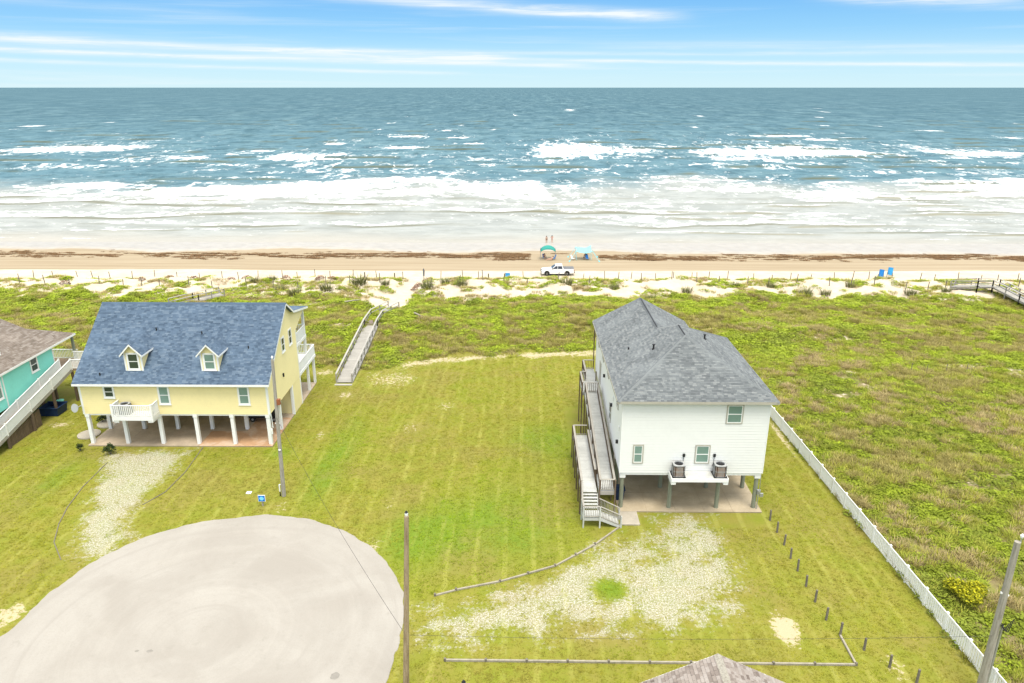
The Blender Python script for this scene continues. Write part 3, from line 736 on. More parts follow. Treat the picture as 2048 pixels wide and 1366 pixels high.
for px, py in ((200, 751), (313, 661), (404, 668), (497, 697)):
    d = _ray(px, py); t = (6.22 + sl * (0 - YE) - CAMH) / (d[2] - sl * d[1]); q = CP + d * t
    m_ = MB(); m_.cyl(q - UZ * .05, q + UZ * .22, .055, n=8); m_.cyl(q + UZ * .22, q + UZ * .26, .07, n=8); m_.build('roof_vent', MATS['black_metal'], yh)
# dormers
for xc, gl in ((-34.30, 'dark_glass'), (-27.50, 'blind_glass')):
    hw, yd = .73, 60.12; zb = ze(yd) - .05; zt = 8.85; za = zt + .82; yback = lambda z: YE + (z - 6.22) / sl
    dm = MB()
    dm.add([(xc - hw, yd, zb), (xc + hw, yd, zb), (xc + hw, yd, zt), (xc, yd, za - .1), (xc - hw, yd, zt), (xc - hw, yback(zt) + .1, zt), (xc + hw, yback(zt) + .1, zt), (xc, yback(za) + .1, za - .1)],
           [(0, 1, 2, 3, 4), (1, 6, 2), (0, 4, 5), (2, 6, 7, 3), (4, 3, 7, 5)])
    do = dm.build('dormer', MATS['yellow_siding'], yh)
    rf_ = MB(); ov = .27; e = .3
    for sgn in (-1, 1):
        x_e = xc + sgn * (hw + ov); z_e = zt - .82 / hw * ov * .80 + .02
        pts = [(x_e, yd - e, z_e), (xc, yd - e, za), (xc, yback(za) + .05, za), (x_e, yback(z_e) + .02, z_e)]
        rf_.prism([np.array(p) - UZ * .1 for p in pts], (0, 0, 1), .098)
        u_ = np.array([0, 1., 0]) * (1 if sgn < 0 else 1); vv = np.array([xc - x_e, 0, za - z_e]); Lv = np.linalg.norm(vv); vv /= Lv
        nn_ = np.cross(u_, vv) if sgn > 0 else np.cross(vv, u_)
        nn_ = nn_ if nn_[2] > 0 else -nn_
        yb0, yb1 = yback(z_e) - (yd - e), yback(za) - (yd - e)
        s_ = MB(); shingles(s_, (x_e, yd - e, z_e), u_, vv, nn_, Lv, lambda s: 0, lambda s: yb0 + (yb1 - yb0) * s / Lv, .16, .27)
        s_.build('shingles', MATS['blue_shingle'], do, 'stuff')
    rf_.build('dormer_roof', MATS['blue_shingle'], do)
    tr = MB()
    for sgn in (-1, 1):
        x_e = xc + sgn * (hw + ov); z_e = zt - .82 / hw * ov * .80 + .02
        tr.prism([(x_e, yd - e - .03, z_e - .16), (xc, yd - e - .03, za - .16), (xc, yd - e - .03, za + .0), (x_e, yd - e - .03, z_e)], (0, 1, 0), .028)
        tr.prism([(x_e, yd - e, z_e - .15), (x_e, yback(z_e), z_e - .15), (x_e, yback(z_e), z_e - .005), (x_e, yd - e, z_e - .005)], (sgn, 0, 0), .025)
        tr.box(xc + sgn * hw - .07, xc + sgn * hw + .07, yd - .025, yd + .06, zb, zt)
    tr.build('dormer_trim', MATS['white_paint'], do)
    window(yh, (xc - .55, yd, zb + .12), UX, -UY, 1.1, 1.62, gl, tw=.10)
window(yh, (-37.17, YF - .015, 4.68), UX, -UY, 1.0, 1.2, 'dark_glass')
window(yh, (-32.28, YF - .015, 4.07), UX, -UY, 1.05, 1.82)
window(yh, (-25.12, YF - .015, 4.07), UX, -UY, 1.05, 1.82)
window(yh, (X1 + .015, 64.35, 7.2), UY, UX, .95, 1.5, 'dark_glass')
window(yh, (X1 + .015, 66.6, 7.15), UY, UX, .95, 1.62, 'dark_glass')
sc = MB(); sc.box(X1 + .012, X1 + .14, 63.9, 64.05, 5.0, 5.35); sc.build('wall_lamp', MATS['black_metal'], yh)
# posts below the house
xs = (-39.1, -35.85, -32.6, -29.3, -25.98, -22.72)
for row, yy in ((0, 59.72), (1, 62.75)):
    for x in xs:
        m_ = MB(); m_.box(x - .15, x + .15, yy - .15, yy + .15, .1, ZB - .01); m_.box(x - .19, x + .19, yy - .19, yy + .19, 2.78, ZB - .012)
        m_.build('post', MATS['white_paint'], yh)
# front balcony for the air conditioner
bal = MB(); bal.box(-36.0, -32.4, 58.2, YF - .02, 3.36, 3.45); bal.box(-36.0, -32.4, 58.2, 58.26, 3.08, 3.355); bal.box(-36.0, -35.94, 58.265, YF, 3.08, 3.355); bal.box(-32.46, -32.4, 58.265, YF, 3.08, 3.355)
bal.box(-35.95, -35.5, 58.262, YF, 2.86, 3.07); bal.box(-32.9, -32.45, 58.262, YF, 2.86, 3.07)
bo = bal.build('front_balcony', MATS['white_paint'], yh)
for a, b_ in (((-35.95, 58.25, 3.45), (-32.45, 58.25, 3.45)), ((-35.95, 58.28, 3.45), (-35.95, YF - .05, 3.45)), ((-32.45, 58.28, 3.45), (-32.45, YF - .05, 3.45))):
    railing(yh, a, b_, 1.05, 'white_paint', pitch=.16, bw=.07)
posts(bo, [(x, 58.25, 3.0, 4.6) for x in (-35.95, -32.45)], .14, 'white_paint')
# rear balconies seen past the right corner
for z, y1, nm in ((6.45, 72.3, 'upper_balcony'), (3.3, 74.9, 'lower_balcony')):
    d_ = MB(); d_.box(X0 + .2, X1 + .02, YR + .04, y1, z - .3, z); bo2 = d_.build(nm, MATS['white_paint'], yh)
    railing(yh, (X1 - .05, YR + .06, z), (X1 - .05, y1 - .05, z), 1.1, 'white_paint', pitch=.15, bw=.08)
    railing(yh, (X1 - .06, y1 - .05, z), (X0 + .3, y1 - .05, z), 1.1, 'white_paint', pitch=.18, bw=.06)
posts(yh, [(X1 - .15, 72.2, .1, 9.3), (X1 - .15, 74.45, .1, 4.4), (-30, 72.2, .1, 9.3), (-30, 74.45, .1, 4.4), (X0 + .4, 72.2, .1, 9.3), (X0 + .4, 74.45, .1, 4.4)], .24, 'white_paint')
cd = MB(); cd.tube([(-22.5, 59.9, 3.1), (-22.5, 59.95, 2.5), (-22.45, 59.9, 1.6)], .04); cd.box(-22.56, -22.44, 59.62, 59.76, 1.1, 1.6); cd.build('conduit', MATS['white_paint'], yh)
ds = MB(); ds.cyl((-39.3, 59.4, 4.0), (-39.65, 59.0, 3.9), .03); ds.cyl((-39.65, 59.05, 3.9), (-39.68, 58.95, 3.93), .34, .40, 16); ds.build('satellite_dish', MATS['grey_plastic'], yh)
# concrete pad of separate panels
def pad(name, label, x0, x1, y0, y1, nx, ny, mats, z=.1, loc=None):
    t = thing(name, label, 'concrete pad', ((x0 + x1) / 2, (y0 + y1) / 2, 0)); t['kind'] = 'structure'
    bs = MB(); bs.box(x0 + .02, x1 - .02, y0 + .02, y1 - .02, -.05, z - .02); bs.build('pad_base', MATS[mats(0, 0)], t)
    dx, dy = (x1 - x0) / nx, (y1 - y0) / ny
    for i in range(nx):
        for j in range(ny):
            g = .012; m_ = MB(); m_.box(x0 + i * dx + (g if i else 0), x0 + (i + 1) * dx - (g if i < nx - 1 else 0), y0 + j * dy + (g if j else 0), y0 + (j + 1) * dy - (g if j < ny - 1 else 0), z - .019, z + random.uniform(0, .003))
            m_.build('panel', MATS[mats(i, j)], t)
    return t
pad('concrete_pad', 'stained pinkish concrete pad under the yellow house', -39.35, -22.45, 59.2, 74.4, 5, 5, lambda i, j: 'rust_concrete' if (i >= 3 and j < 1) or (i == 4 and j < 2) else 'pink_concrete')
# air conditioner
def ac_unit(label, loc, rust=True, group=None):
    t = thing('air_conditioner', label, 'air conditioner', loc, group); x, y, z = loc
    a = MB(); a.box(x - .50, x + .50, y - .50, y + .50, z + .003, z + .05); a.build('base_pad', MATS['rubber'], t)
    r = .42; c = .12
    oc = [(-r, -r + c), (-r + c, -r), (r - c, -r), (r, -r + c), (r, r - c), (r - c, r), (-r + c, r), (-r, r - c)]
    cs = MB(); cs.prism([(x + p * .93, y + q_ * .93, z + .05) for p, q_ in oc], (0, 0, 1), .80); cs.build('coil', MATS['rust_coil' if rust else 'grey_plastic'], t)
    lv = MB()
    for i in range(8):
        p, q_ = np.array(oc[i]), np.array(oc[(i + 1) % 8]); L_ = np.linalg.norm(q_ - p); k_ = max(2, int(L_ / .085))
        for j in range(k_ + 1):
            s_ = p + (q_ - p) * j / k_; lv.box(x + s_[0] - .014, x + s_[0] + .014, y + s_[1] - .014, y + s_[1] + .014, z + .05, z + .90)
    for h_ in (.06, .48):
        for i in range(8): p, q_ = oc[i], oc[(i + 1) % 8]; lv.bar((x + p[0], y + p[1], z + h_), (x + q_[0], y + q_[1], z + h_), .03, .03)
    lv.build('louvre_cage', MATS['grey_plastic'], t, 'stuff')
    tp = MB(); n = 24; ro, ri = [], []
    for i in range(n):
        an = 2 * math.pi * i / n; k_ = min(r / max(abs(math.cos(an)), 1e-6), r / max(abs(math.sin(an)), 1e-6), (2 * r - c) / (abs(math.cos(an)) + abs(math.sin(an))))
        ro.append((x + math.cos(an) * k_ * 1.04, y + math.sin(an) * k_ * 1.04)); ri.append((x + math.cos(an) * .33, y + math.sin(an) * .33))
    V = [(*p, z + .93) for p in ro] + [(*p, z + .97) for p in ro] + [(*p, z + .99) for p in ri] + [(*p, z + .90) for p in ri]
    tp.add(V, [(i + k_ * n, (i + 1) % n + k_ * n, (i + 1) % n + (k_ + 1) * n, i + (k_ + 1) * n) for i in range(n) for k_ in range(3)])
    tp.build('top_rim', MATS['grey_plastic'], t)
    fn = MB(); fn.cyl((x, y, z + .90), (x, y, z + .905), .335, n=20); fn.cyl((x, y, z + .91), (x, y, z + .96), .09, n=10)
    for i in range(4):
        an = i * math.pi / 2; fn.bar((x + .08 * math.cos(an), y + .08 * math.sin(an), z + .93), (x + .3 * math.cos(an), y + .3 * math.sin(an), z + .93), .14, .012)
    fn.build('fan', MATS['black_metal'], t)
    return t
ac_unit('air conditioner with dark fan on the small white balcony of the yellow house', (-35.1, 58.9, 3.45), False)
# black cart under the yellow house
ct = thing('utility_cart', 'black four wheeled cart parked in the shade under the yellow house', 'cart', (-25.2, 64.8, .1))
m_ = MB(); m_.box(-26.4, -24.0, 64.3, 65.3, .5, .75); m_.prism([(-24.0, 64.35, .55), (-23.5, 64.35, .6), (-23.55, 64.35, 1.0), (-24.2, 64.35, 1.1)], (0, 1, 0), .9); m_.box(-25.7, -24.9, 64.4, 65.2, .75, 1.05); m_.box(-25.8, -25.65, 64.4, 65.2, 1.0, 1.55); m_.build('body', MATS['black_metal'], ct)
m_ = MB()
for x in (-25.9, -24.1):
    for y in (64.4, 65.2): m_.bar((x, y, .9), (x + (.15 if x < -25 else -.2), y, 2.0), .04, .04)
m_.box(-26.0, -24.1, 64.3, 65.3, 2.0, 2.06); m_.build('roof_frame', MATS['black_metal'], ct)
m_ = MB(); m_.prism([(-24.6, 64.3, 1.05), (-24.3, 64.3, 1.12), (-24.55, 64.3, 1.45), (-24.7, 64.3, 1.4)], (0, 1, 0), .9); m_.build('windscreen', MATS['white_paint'], ct)
for x in (-26.0, -23.9):
    for y in (64.25, 65.2):
        m_ = MB(); m_.cyl((x, y, .36), (x, y + .2, .36), .26, n=16); wv_ = m_.build('wheel', MATS['rubber'], ct)
        m_ = MB(); m_.cyl((x, y - .01, .36), (x, y + .02, .36), .12, n=10); m_.build('rim', MATS['galvanised'], wv_)

# ------------------------------------------------------------------ white house
WB = (13.1, 58.0, 0.0)
wh = thing('white_house', 'tall white clapboard house raised on greenish piles under a grey hip roof', 'house', WB)
A0, A1, B0, B1 = 7.68, 18.52, 49.12, 68.0
ZB, ZT = 3.27, 9.32
core = MB(); core.prism([(A0, B0, ZB), (A1, B0, ZB), (A1, 62.2, ZB), (15.8, 62.2, ZB), (15.8, B1, ZB), (A0, B1, ZB)], (0, 0, 1), ZT - ZB)
core.build('wall', MATS['white_siding'], wh)
s_ = MB()
siding(s_, (A0, B0, 0), UX, -UY, ZB, ZT, lambda z: 0, lambda z: A1 - A0, .22)
siding(s_, (A0, B1, 0), -UY, -UX, ZB, ZT, lambda z: 0, lambda z: B1 - B0, .19)
siding(s_, (A1, B0, 0), UY, UX, ZB, ZT, lambda z: 0, lambda z: 62.2 - B0, .19)
s_.build('siding', MATS['white_siding'], wh, 'stuff')
tr = MB()
for x, y in ((A0, B0), (A1, B0), (A0, B1)): tr.box(x - .035, x + .035, y - .035, y + .035, ZB - .01, ZT - .01)
tr.box(A0 + .06, A1 - .06, B0 + .05, B0 + .3, ZB - .22, ZB - .003); tr.box(A0 + .06, A0 + .3, B0 + .31, B1 - .1, ZB - .22, ZB - .003); tr.box(A1 - .3, A1 - .06, B0 + .31, 62, ZB - .22, ZB - .003)
tr.build('corner_trim', MATS['white_paint'], wh)
# roof planes: ridges run towards the sea
ex0, ex1, ey0 = 7.22, 18.98, 48.68; zc_ = 9.36; s2 = .53
cx = (ex0 + ex1) / 2; run_ = (ex1 - ex0) / 2; zr = zc_ + s2 * run_
y_r0 = ey0 + run_; y_r1 = 57.2; ey1 = y_r1 + run_
rx = 11.7; zr2 = zc_ + s2 * (rx - ex0); rxe = 2 * rx - ex0; yg = 68.1
yj = y_r1 + (zr - zr2) / s2
Pf = {'a': (ex0, ey0, zc_), 'b': (ex1, ey0, zc_), 'c': (cx, y_r0, zr), 'd': (cx, y_r1, zr), 'e': (ex1, ey1, zc_), 'f': (rx, yj, zr2), 'g': (rx, yg, zr2), 'h': (ex0, yg, zc_), 'i': (rxe, yg, zc_)}
# valley on the right: rear right slope meets the hip plane z = zr - s2*(y - y_r1)
yv = y_r1 + (zr - zc_) / s2
Pf['j'] = (rxe, yv, zc_)
planes = [['a', 'b', 'c'], ['b', 'e', 'd', 'c'], ['a', 'c', 'd', 'f', 'g', 'h'], ['d', 'e', 'j', 'f'], ['f', 'j', 'i', 'g']]
rd = MB()
for pl in planes:
    P_ = [np.array(Pf[k_], float) - UZ * .16 for k_ in pl]; rd.prism(P_, (0, 0, 1), .155)
rd.build('roof', MATS['grey_shingle'], wh)
sh = MB()
c2 = math.hypot(1, s2)
v = np.array([0, 1, s2]) / c2; shingles(sh, Pf['a'], UX, v, np.cross(UX, v), run_ * c2, lambda s: s / c2, lambda s: ex1 - ex0 - s / c2, .16, .27)
v = np.array([-1, 0, s2]) / c2; shingles(sh, Pf['b'], UY, v, np.cross(UY, v), run_ * c2, lambda s: s / c2, lambda s: ey1 - ey0 - s / c2, .16, .27)
v = np.array([1, 0, s2]) / c2
def lefty(s):
    x = ex0 + s / c2
    return yg - (yg if x <= rx else (yj + (y_r1 - yj) * (x - rx) / (cx - rx)))
shingles(sh, Pf['h'], -UY, v, np.cross(-UY, v), run_ * c2, lefty, lambda s: yg - (ey0 + s / c2), .16, .27)
v = np.array([0, -1, s2]) / c2
shingles(sh, Pf['e'], -UX, v, np.cross(-UX, v), run_ * c2, lambda s: s / c2, lambda s: np.interp(zc_ + s * s2 / c2, [zc_, zr2, zr], [ex1 - rxe, ex1 - rx, ex1 - cx]), .16, .27)
v = np.array([-1, 0, s2]) / c2; Lr = (rxe - rx) * c2
shingles(sh, Pf['j'], UY, v, np.cross(UY, v), Lr, lambda s: (yj - yv) * s / Lr, lambda s: yg - yv, .16, .27)
sh.build('shingles', MATS['grey_shingle'], wh, 'stuff')
def cap(p, q, mat, parent, w=.17):
    p, q = np.array(p, float), np.array(q, float); m_ = MB(); d = (q - p) / np.linalg.norm(q - p); x = np.cross(d, UZ); x /= np.linalg.norm(x)
    m_.prism([p + x * w - UZ * .06, p + UZ * .035, p - x * w - UZ * .06], q - p, 1.0); m_.build('ridge_cap', MATS[mat], parent)
for a, b_ in ('ac', 'bc', 'cd', 'de', 'df', 'fg'): cap(Pf[a], Pf[b_], 'grey_shingle', wh)
for a, b_ in ((('c'), ('d')), (('f'), ('g'))):
    p, q = np.array(Pf[a], float), np.array(Pf[b_], float); m_ = MB(); m_.bar(p + UZ * .05 + (q - p) * .04, q + UZ * .05 - (q - p) * .06, .07, .07); m_.build('ridge_vent', MATS['black_metal'], wh)
fa = MB(); fa.box(ex0, ex1, ey0 - .03, ey0 - .002, zc_ - .2, zc_ - .01); fa.box(ex0 - .03, ex0 - .002, ey0, yg, zc_ - .2, zc_ - .01); fa.box(ex1 + .002, ex1 + .03, ey0, ey1, zc_ - .2, zc_ - .01)
fa.box(ex0 + .02, ex1 - .02, ey0 + .02, B0 - .03, zc_ - .215, zc_ - .19)
fa.build('fascia', MATS['grey_trim'], wh)
gb = MB(); gb.prism([(ex0 + .46, yg - .12, zc_ - .16), (rxe - .46, yg - .12, zc_ - .16), (rx, yg - .12, zr2 - .4)], (0, 1, 0), .08); gb.build('gable', MATS['white_siding'], wh)
for px, py, kx, big in ((1257, 699, 1, 0), (1307, 698, 1, 1), (1409, 678, -1, 1)):
    d = _ray(px, py); x_e = ex0 if kx > 0 else ex1
    t = (zc_ - s2 * kx * x_e - CAMH) / (d[2] - s2 * kx * d[0]); q = CP + d * t
    m_ = MB(); m_.cyl(q - UZ * .05, q + UZ * (.35 if big else .2), .07, n=8)
    if big: m_.cyl(q + UZ * .35, q + UZ * .42, .12, n=8); m_.box(q[0] - .12, q[0] + .12, q[1] - .12, q[1] + .12, q[2] - .04, q[2] + .05)
    m_.build('roof_vent', MATS['black_metal'], wh)
kw = dict(trim='grey_trim', tw=.08, sill=False)
window(wh, (15.33, B0 - .014, 7.42), UX, -UY, 1.24, 1.56, **kw)
window(wh, (8.60, B0 - .014, 4.08), UX, -UY, .80, 1.58, **kw)
window(wh, (13.27, B0 - .014, 4.10), UX, -UY, 1.13, 1.55, **kw)
for y, z in ((51.2, 7.5), (57.5, 7.5), (61.5, 7.5), (65.4, 7.5), (55.2, 4.5)): window(wh, (A0 - .014, y + 1.0, z), -UY, -UX, 1.0, 1.5, 'dark_glass', **kw)
dr = MB(); dr.obox((A0 - .014, 64.3, 4.3), -UY, UZ, -UX, 0, 1.0, .3, 2.35, 0, .05); dr.build('door', MATS['grey_trim'], wh)
for y, z in ((50.6, 5.0), (54.8, 6.2), (60.2, 6.6)):
    m_ = MB(); m_.box(A0 - .2, A0 - .02, y - .07, y + .07, z, z + .28); m_.build('wall_lamp', MATS['dark_trim'], wh)
for y, z in ((50.2, 6.3), (54.2, 7.0)):
    m_ = MB(); m_.box(A0 - .09, A0 - .02, y - .12, y + .12, z, z + .35); m_.build('wall_vent', MATS['white_paint'], wh)
# piles
for x, y in ((7.95, 49.42), (18.25, 49.42), (11.55, 52.4), (15.3, 52.4), (18.25, 52.4), (7.95, 52.4), (7.95, 55.8), (11.55, 55.8), (15.3, 55.8), (18.25, 55.8), (7.95, 61), (11.55, 61), (15.3, 61), (18.25, 61), (7.95, 67.6), (11.55, 67.6), (15.3, 67.6)):
    m_ = MB(); m_.cyl((x, y, .05), (x, y, ZB - .23), .17, .155, 12); po = m_.build('pile', MATS['treated_pile'], wh)
    m_ = MB(); m_.box(x - .22, x + .22, y - .22, y + .22, ZB - .5, ZB - .225); m_.build('pile_cap', MATS['white_paint'], po)
mt = MB(); mt.box(18.36, 18.60, 49.17, 49.32, 1.35, 1.75); mt.box(18.58, 18.85, 49.19, 49.3, 1.15, 1.45); mt.cyl((18.45, 49.2, .1), (18.45, 49.2, 1.35), .045, n=8); mt.cyl((18.5, 49.2, 1.75), (18.5, 49.25, 3.1), .03, n=6); mt.cyl((18.52, 49.14, 1.58), (18.52, 49.2, 1.58), .09, n=12)
mt.build('electric_meter', MATS['galvanised'], wh)
# air conditioner platform
pf_ = MB(); pf_.box(11.45, 15.6, 47.95, B0 - .03, 3.22, 3.44); po_ = pf_.build('platform', MATS['pale_deck'], wh)
tr = MB(); tr.box(11.40, 15.65, 47.90, 47.945, 3.16, 3.45); tr.box(11.40, 11.445, 47.95, B0 - .03, 3.16, 3.45); tr.box(15.605, 15.65, 47.95, B0 - .03, 3.16, 3.45); tr.box(11.40, 11.75, 47.95, B0 - .03, 2.92, 3.155); tr.box(15.3, 15.65, 47.95, B0 - .03, 2.92, 3.155)
tr.build('platform_edge', MATS['white_paint'], po_)
for x in (11.68, 15.36):
    m_ = MB(); m_.cyl((x, 49.38, .05), (x, 49.38, 3.15), .17, .155, 12); m_.build('pile', MATS['treated_pile'], wh)
for x in (12.45, 14.75):
    m_ = MB(); m_.box(x - .09, x + .09, B0 - .11, B0 - .02, 4.68, 4.92); m_.tube([(x, B0 - .06, 4.68), (x - .02, B0 - .05, 4.2), (x - .12, B0 - .12, 3.9)], .018); m_.build('isolator_box', MATS['black_metal'], wh)
ac_unit('rusty air conditioner on the left end of the white wall platform', (11.98, 48.5, 3.445), True, 'air conditioners on the platform')
ac_unit('rusty air conditioner on the right end of the white wall platform', (15.08, 48.5, 3.445), True, 'air conditioners on the platform')
pad('concrete_pad', 'tan concrete pad under the white house', 7.7, 18.75, 48.75, 68.0, 5, 7, lambda i, j: 'tan_concrete')
pad('concrete_pad', 'small pale concrete slab at the foot of the wooden steps', 7.72, 9.1, 46.95, 48.73, 1, 1, lambda i, j: 'pale_concrete')
bn = thing('trash_bin', 'dark blue wheeled trash bin behind the corner pile of the white house', 'trash bin', (8.0, 50.6, .1))
m_ = MB(); m_.add([(7.72, 50.3, .14), (8.28, 50.3, .14), (8.28, 50.95, .14), (7.72, 50.95, .14), (7.65, 50.2, 1.05), (8.35, 50.2, 1.05), (8.35, 51.05, 1.05), (7.65, 51.05, 1.05)], [(3, 2, 1, 0), (4, 5, 6, 7), (0, 1, 5, 4), (1, 2, 6, 5), (2, 3, 7, 6), (3, 0, 4, 7)]); m_.build('body', MATS['navy_plastic'], bn)
m_ = MB(); m_.prism([(7.6, 50.15, 1.055), (7.6, 51.1, 1.055), (7.6, 51.08, 1.12), (7.6, 50.6, 1.16), (7.6, 50.15, 1.1)], (1, 0, 0), .8); m_.build('lid', MATS['navy_plastic'], bn)
for x in (7.68, 8.25):
    m_ = MB(); m_.cyl((x, 51.0, .22), (x + .08, 51.0, .22), .12, n=10); m_.build('wheel', MATS['rubber'], bn)

# ------------------------------------------------------------------ wooden ramp and steps of the white house
rp_ = thing('access_ramp', 'weathered grey wooden switchback ramp along the left wall of the white house', 'ramp', (6.0, 54.0, 0))
LZ0, LZ1, UZ0, UZ1 = 1.95, 2.15, 2.1, 4.25
La, Lb = np.array([5.36, 48.5, LZ0]), np.array([5.36, 57.6, LZ1]); Ua, Ub = np.array([6.68, 48.4, UZ0]), np.array([6.68, 62.2, UZ1])
planks(rp_, La, Lb, 1.2, .15, 'pale_deck'); planks(rp_, Ua, Ub, 1.16, .15, 'pale_deck')
planks(rp_, (6.72, 62.25, UZ1 + .02), (6.72, 65.0, UZ1 + .02), 1.7, .15, 'pale_deck'); planks(rp_, (6.95, 65.05, UZ1 + .02), (6.95, 68.2, UZ1 + .02), 1.15, .15, 'pale_deck')
fr = MB()
for a, b_, w in ((La, Lb, .6), (Ua, Ub, .58)):
    for s_ in (-1, 1): fr.bar(a + UX * s_ * w - UZ * .17, b_ + UX * s_ * w - UZ * .17, .045, .22)
fr.box(6.05, 7.28, 48.32, 48.37, UZ0 - .3, UZ0 + .0); fr.box(4.76, 5.96, 57.62, 57.66, LZ1 - .3, LZ1); fr.box(5.87, 7.57, 62.25, 62.3, UZ1 - .3, UZ1 - .03); fr.box(5.87, 5.92, 62.3, 65, UZ1 - .3, UZ1 - .03); fr.box(6.38, 6.43, 65.05, 68.2, UZ1 - .3, UZ1 - .03)
fr.build('joist_frame', MATS['grey_wood'], rp_)
H_ = .98
def dk(a, b_, dx): return a + UX * dx, b_ + UX * dx
for (p, q) in (dk(La, Lb, -.58), dk(La + UY * 1.6 + UZ * .04, Lb - UY * .9, .60), (Lb + UX * -.58, Lb + UX * .58), dk(Ua, Ub, -.50), dk(Ua, Ub, .56), (Ua + UX * -.55, Ua + UX * .55), (Ub + UX * -.4, Ub + UX * .48),
               (np.array([5.92, 62.3, UZ1]), np.array([5.92, 65.0, UZ1])), (np.array([5.92, 65.0, UZ1]), np.array([6.42, 65.0, UZ1])), (np.array([6.42, 65.05, UZ1]), np.array([6.42, 68.15, UZ1])), (np.array([6.42, 68.15, UZ1]), np.array([7.5, 68.15, UZ1]))):
    railing(rp_, p, q, H_, 'grey_wood', 'brown_wood', pitch=.15, bw=.035, tw=.16, th=.04, low=.12)
pt = []
for k_ in np.linspace(0, 1, 6): p = La + (Lb - La) * k_; pt.append((4.70, p[1], 0, p[2] + H_ - .03))
for k_ in np.linspace(.2, .9, 4): p = La + (Lb - La) * k_; pt.append((6.02, p[1], 0, p[2] + H_ - .03))
for k_ in np.linspace(0, 1, 8):
    p = Ua + (Ub - Ua) * k_; pt.append((7.32, p[1], .1, p[2] + H_ - .03))
    if k_ > .05: pt.append((6.13, p[1] + .05, 0, p[2] + H_ - .03))
pt += [(6.12, 48.3, 0, UZ0 + H_ - .03), (7.3, 48.3, .1, UZ0 + H_ - .03), (5.86, 62.3, 0, UZ1 + H_), (5.86, 65.0, 0, UZ1 + H_), (6.36, 68.2, 0, UZ1 + H_), (7.45, 68.2, 0, 8.9), (7.4, 65.0, 0, UZ1 + H_)]
posts(rp_, pt, .10, 'brown_wood')
ld = .84
planks(rp_, (5.42, 46.72, ld), (5.42, 47.72, ld), 1.25, .145, 'pale_deck')
for i in range(5):
    z = ld + (LZ0 - ld) * (i + 1) / 6; y = 47.72 + i * .16
    m_ = MB(); m_.box(4.85, 5.98, y, y + .29, z - .04, z); m_.build('step', MATS['pale_deck'], rp_)
for i in range(4):
    z = ld * (4 - i) / 5; x = 6.06 + i * .36
    m_ = MB(); m_.box(x, x + .34, 46.72, 47.68, z - .04, z); m_.build('step', MATS['pale_deck'], rp_)
fr = MB()
for x in (4.80, 6.0): fr.bar((x, 47.7, ld - .1), (x, 48.5, LZ0 - .14), .04, .2)
for y in (46.68, 47.72): fr.bar((6.05, y, ld - .14), (7.6, y, .06), .04, .2)
fr.box(4.80, 6.05, 46.66, 46.70, ld - .24, ld - .05); fr.box(4.78, 4.82, 46.7, 47.7, ld - .24, ld - .05); fr.build('stringer', MATS['pale_deck'], rp_)
for p, q in (((4.82, 46.68, ld), (6.02, 46.68, ld)), ((4.82, 46.68, ld), (4.80, 47.72, ld)), ((4.80, 47.72, ld), (4.80, 48.5, LZ0)), ((6.05, 46.68, ld), (7.6, 46.68, .1)), ((6.08, 47.72, ld + .05), (7.6, 47.72, .1))):
    railing(rp_, p, q, .95, 'grey_wood', 'grey_wood', pitch=.12, bw=.035, tw=.12, th=.04, low=.1)
posts(rp_, [(4.82, 46.64, 0, ld + .92), (6.04, 46.64, 0, ld + .92), (7.62, 46.66, 0, 1.0), (7.62, 47.74, 0, 1.0), (4.76, 47.74, 0, ld + .92)], .10, 'pale_deck')

# ------------------------------------------------------------------ turquoise house
th_ = thing('turquoise_house', 'turquoise house with brown shingle roof at the left edge', 'house', (-53, 62, 0))
wx = -47.75
m_ = MB(); m_.box(-58.5, wx, 53, 69.4, 2.72, 6.15); m_.build('wall', MATS['turquoise_siding'], th_)
m_ = MB(); siding(m_, (wx, 53, 0), UY, UX, 2.72, 6.12, lambda z: 0, lambda z: 16.4, .2); m_.build('siding', MATS['turquoise_siding'], th_, 'stuff')
m_ = MB(); m_.box(wx - .1, wx + .04, 69.32, 69.44, 2.7, 6.1); m_.box(wx - .2, wx + .035, 61.7, 61.85, 2.7, 6.1); m_.build('corner_trim', MATS['white_paint'], th_)
window(th_, (wx + .014, 65.75, 4.5), UY, UX, 1.15, 1.5, 'dark_glass'); window(th_, (wx + .014, 60.2, 3.8), UY, UX, 1.25, 2.2)
s3 = .4; eX = -47.35; eZ = 6.25; c3 = math.hypot(1, s3); Yt = 73.0
Cp = (-50.7, 70.4, eZ + s3 * 3.35); Rp = (-54.0, 70.65, eZ + s3 * 6.65)
m_ = MB(); m_.prism([np.array(p) - UZ * .15 for p in ((eX, 52, eZ), (eX, Yt, eZ), Cp, Rp, (-54.0, 52, eZ + s3 * 6.65))], (0, 0, 1), .145); m_.prism([np.array(p) - UZ * .15 for p in ((-54.0, 52, eZ + s3 * 6.65), Rp, (-60.6, 70.6, eZ), (-60.6, 52, eZ))], (0, 0, 1), .145); m_.build('roof', MATS['brown_shingle'], th_)
m_ = MB(); v = np.array([-1, 0, s3]) / c3
shingles(m_, (eX, 52, eZ), UY, v, np.cross(UY, v), 6.65 * c3, lambda s: 0, lambda s: np.interp(s / c3, [0, 3.35, 6.65], [Yt - 52, 70.4 - 52, 70.65 - 52]), .19, .38)
m_.build('shingles', MATS['brown_shingle'], th_, 'stuff')
m_ = MB(); m_.box(eX + .002, eX + .035, 52, Yt, eZ - .2, eZ - .005); m_.prism([np.array(p) - UZ * .19 for p in ((eX, Yt + .003, eZ), Cp, np.array(Cp) + UY * .03, (eX, Yt + .035, eZ))], (0, 0, 1), .18); m_.build('fascia', MATS['white_paint'], th_)
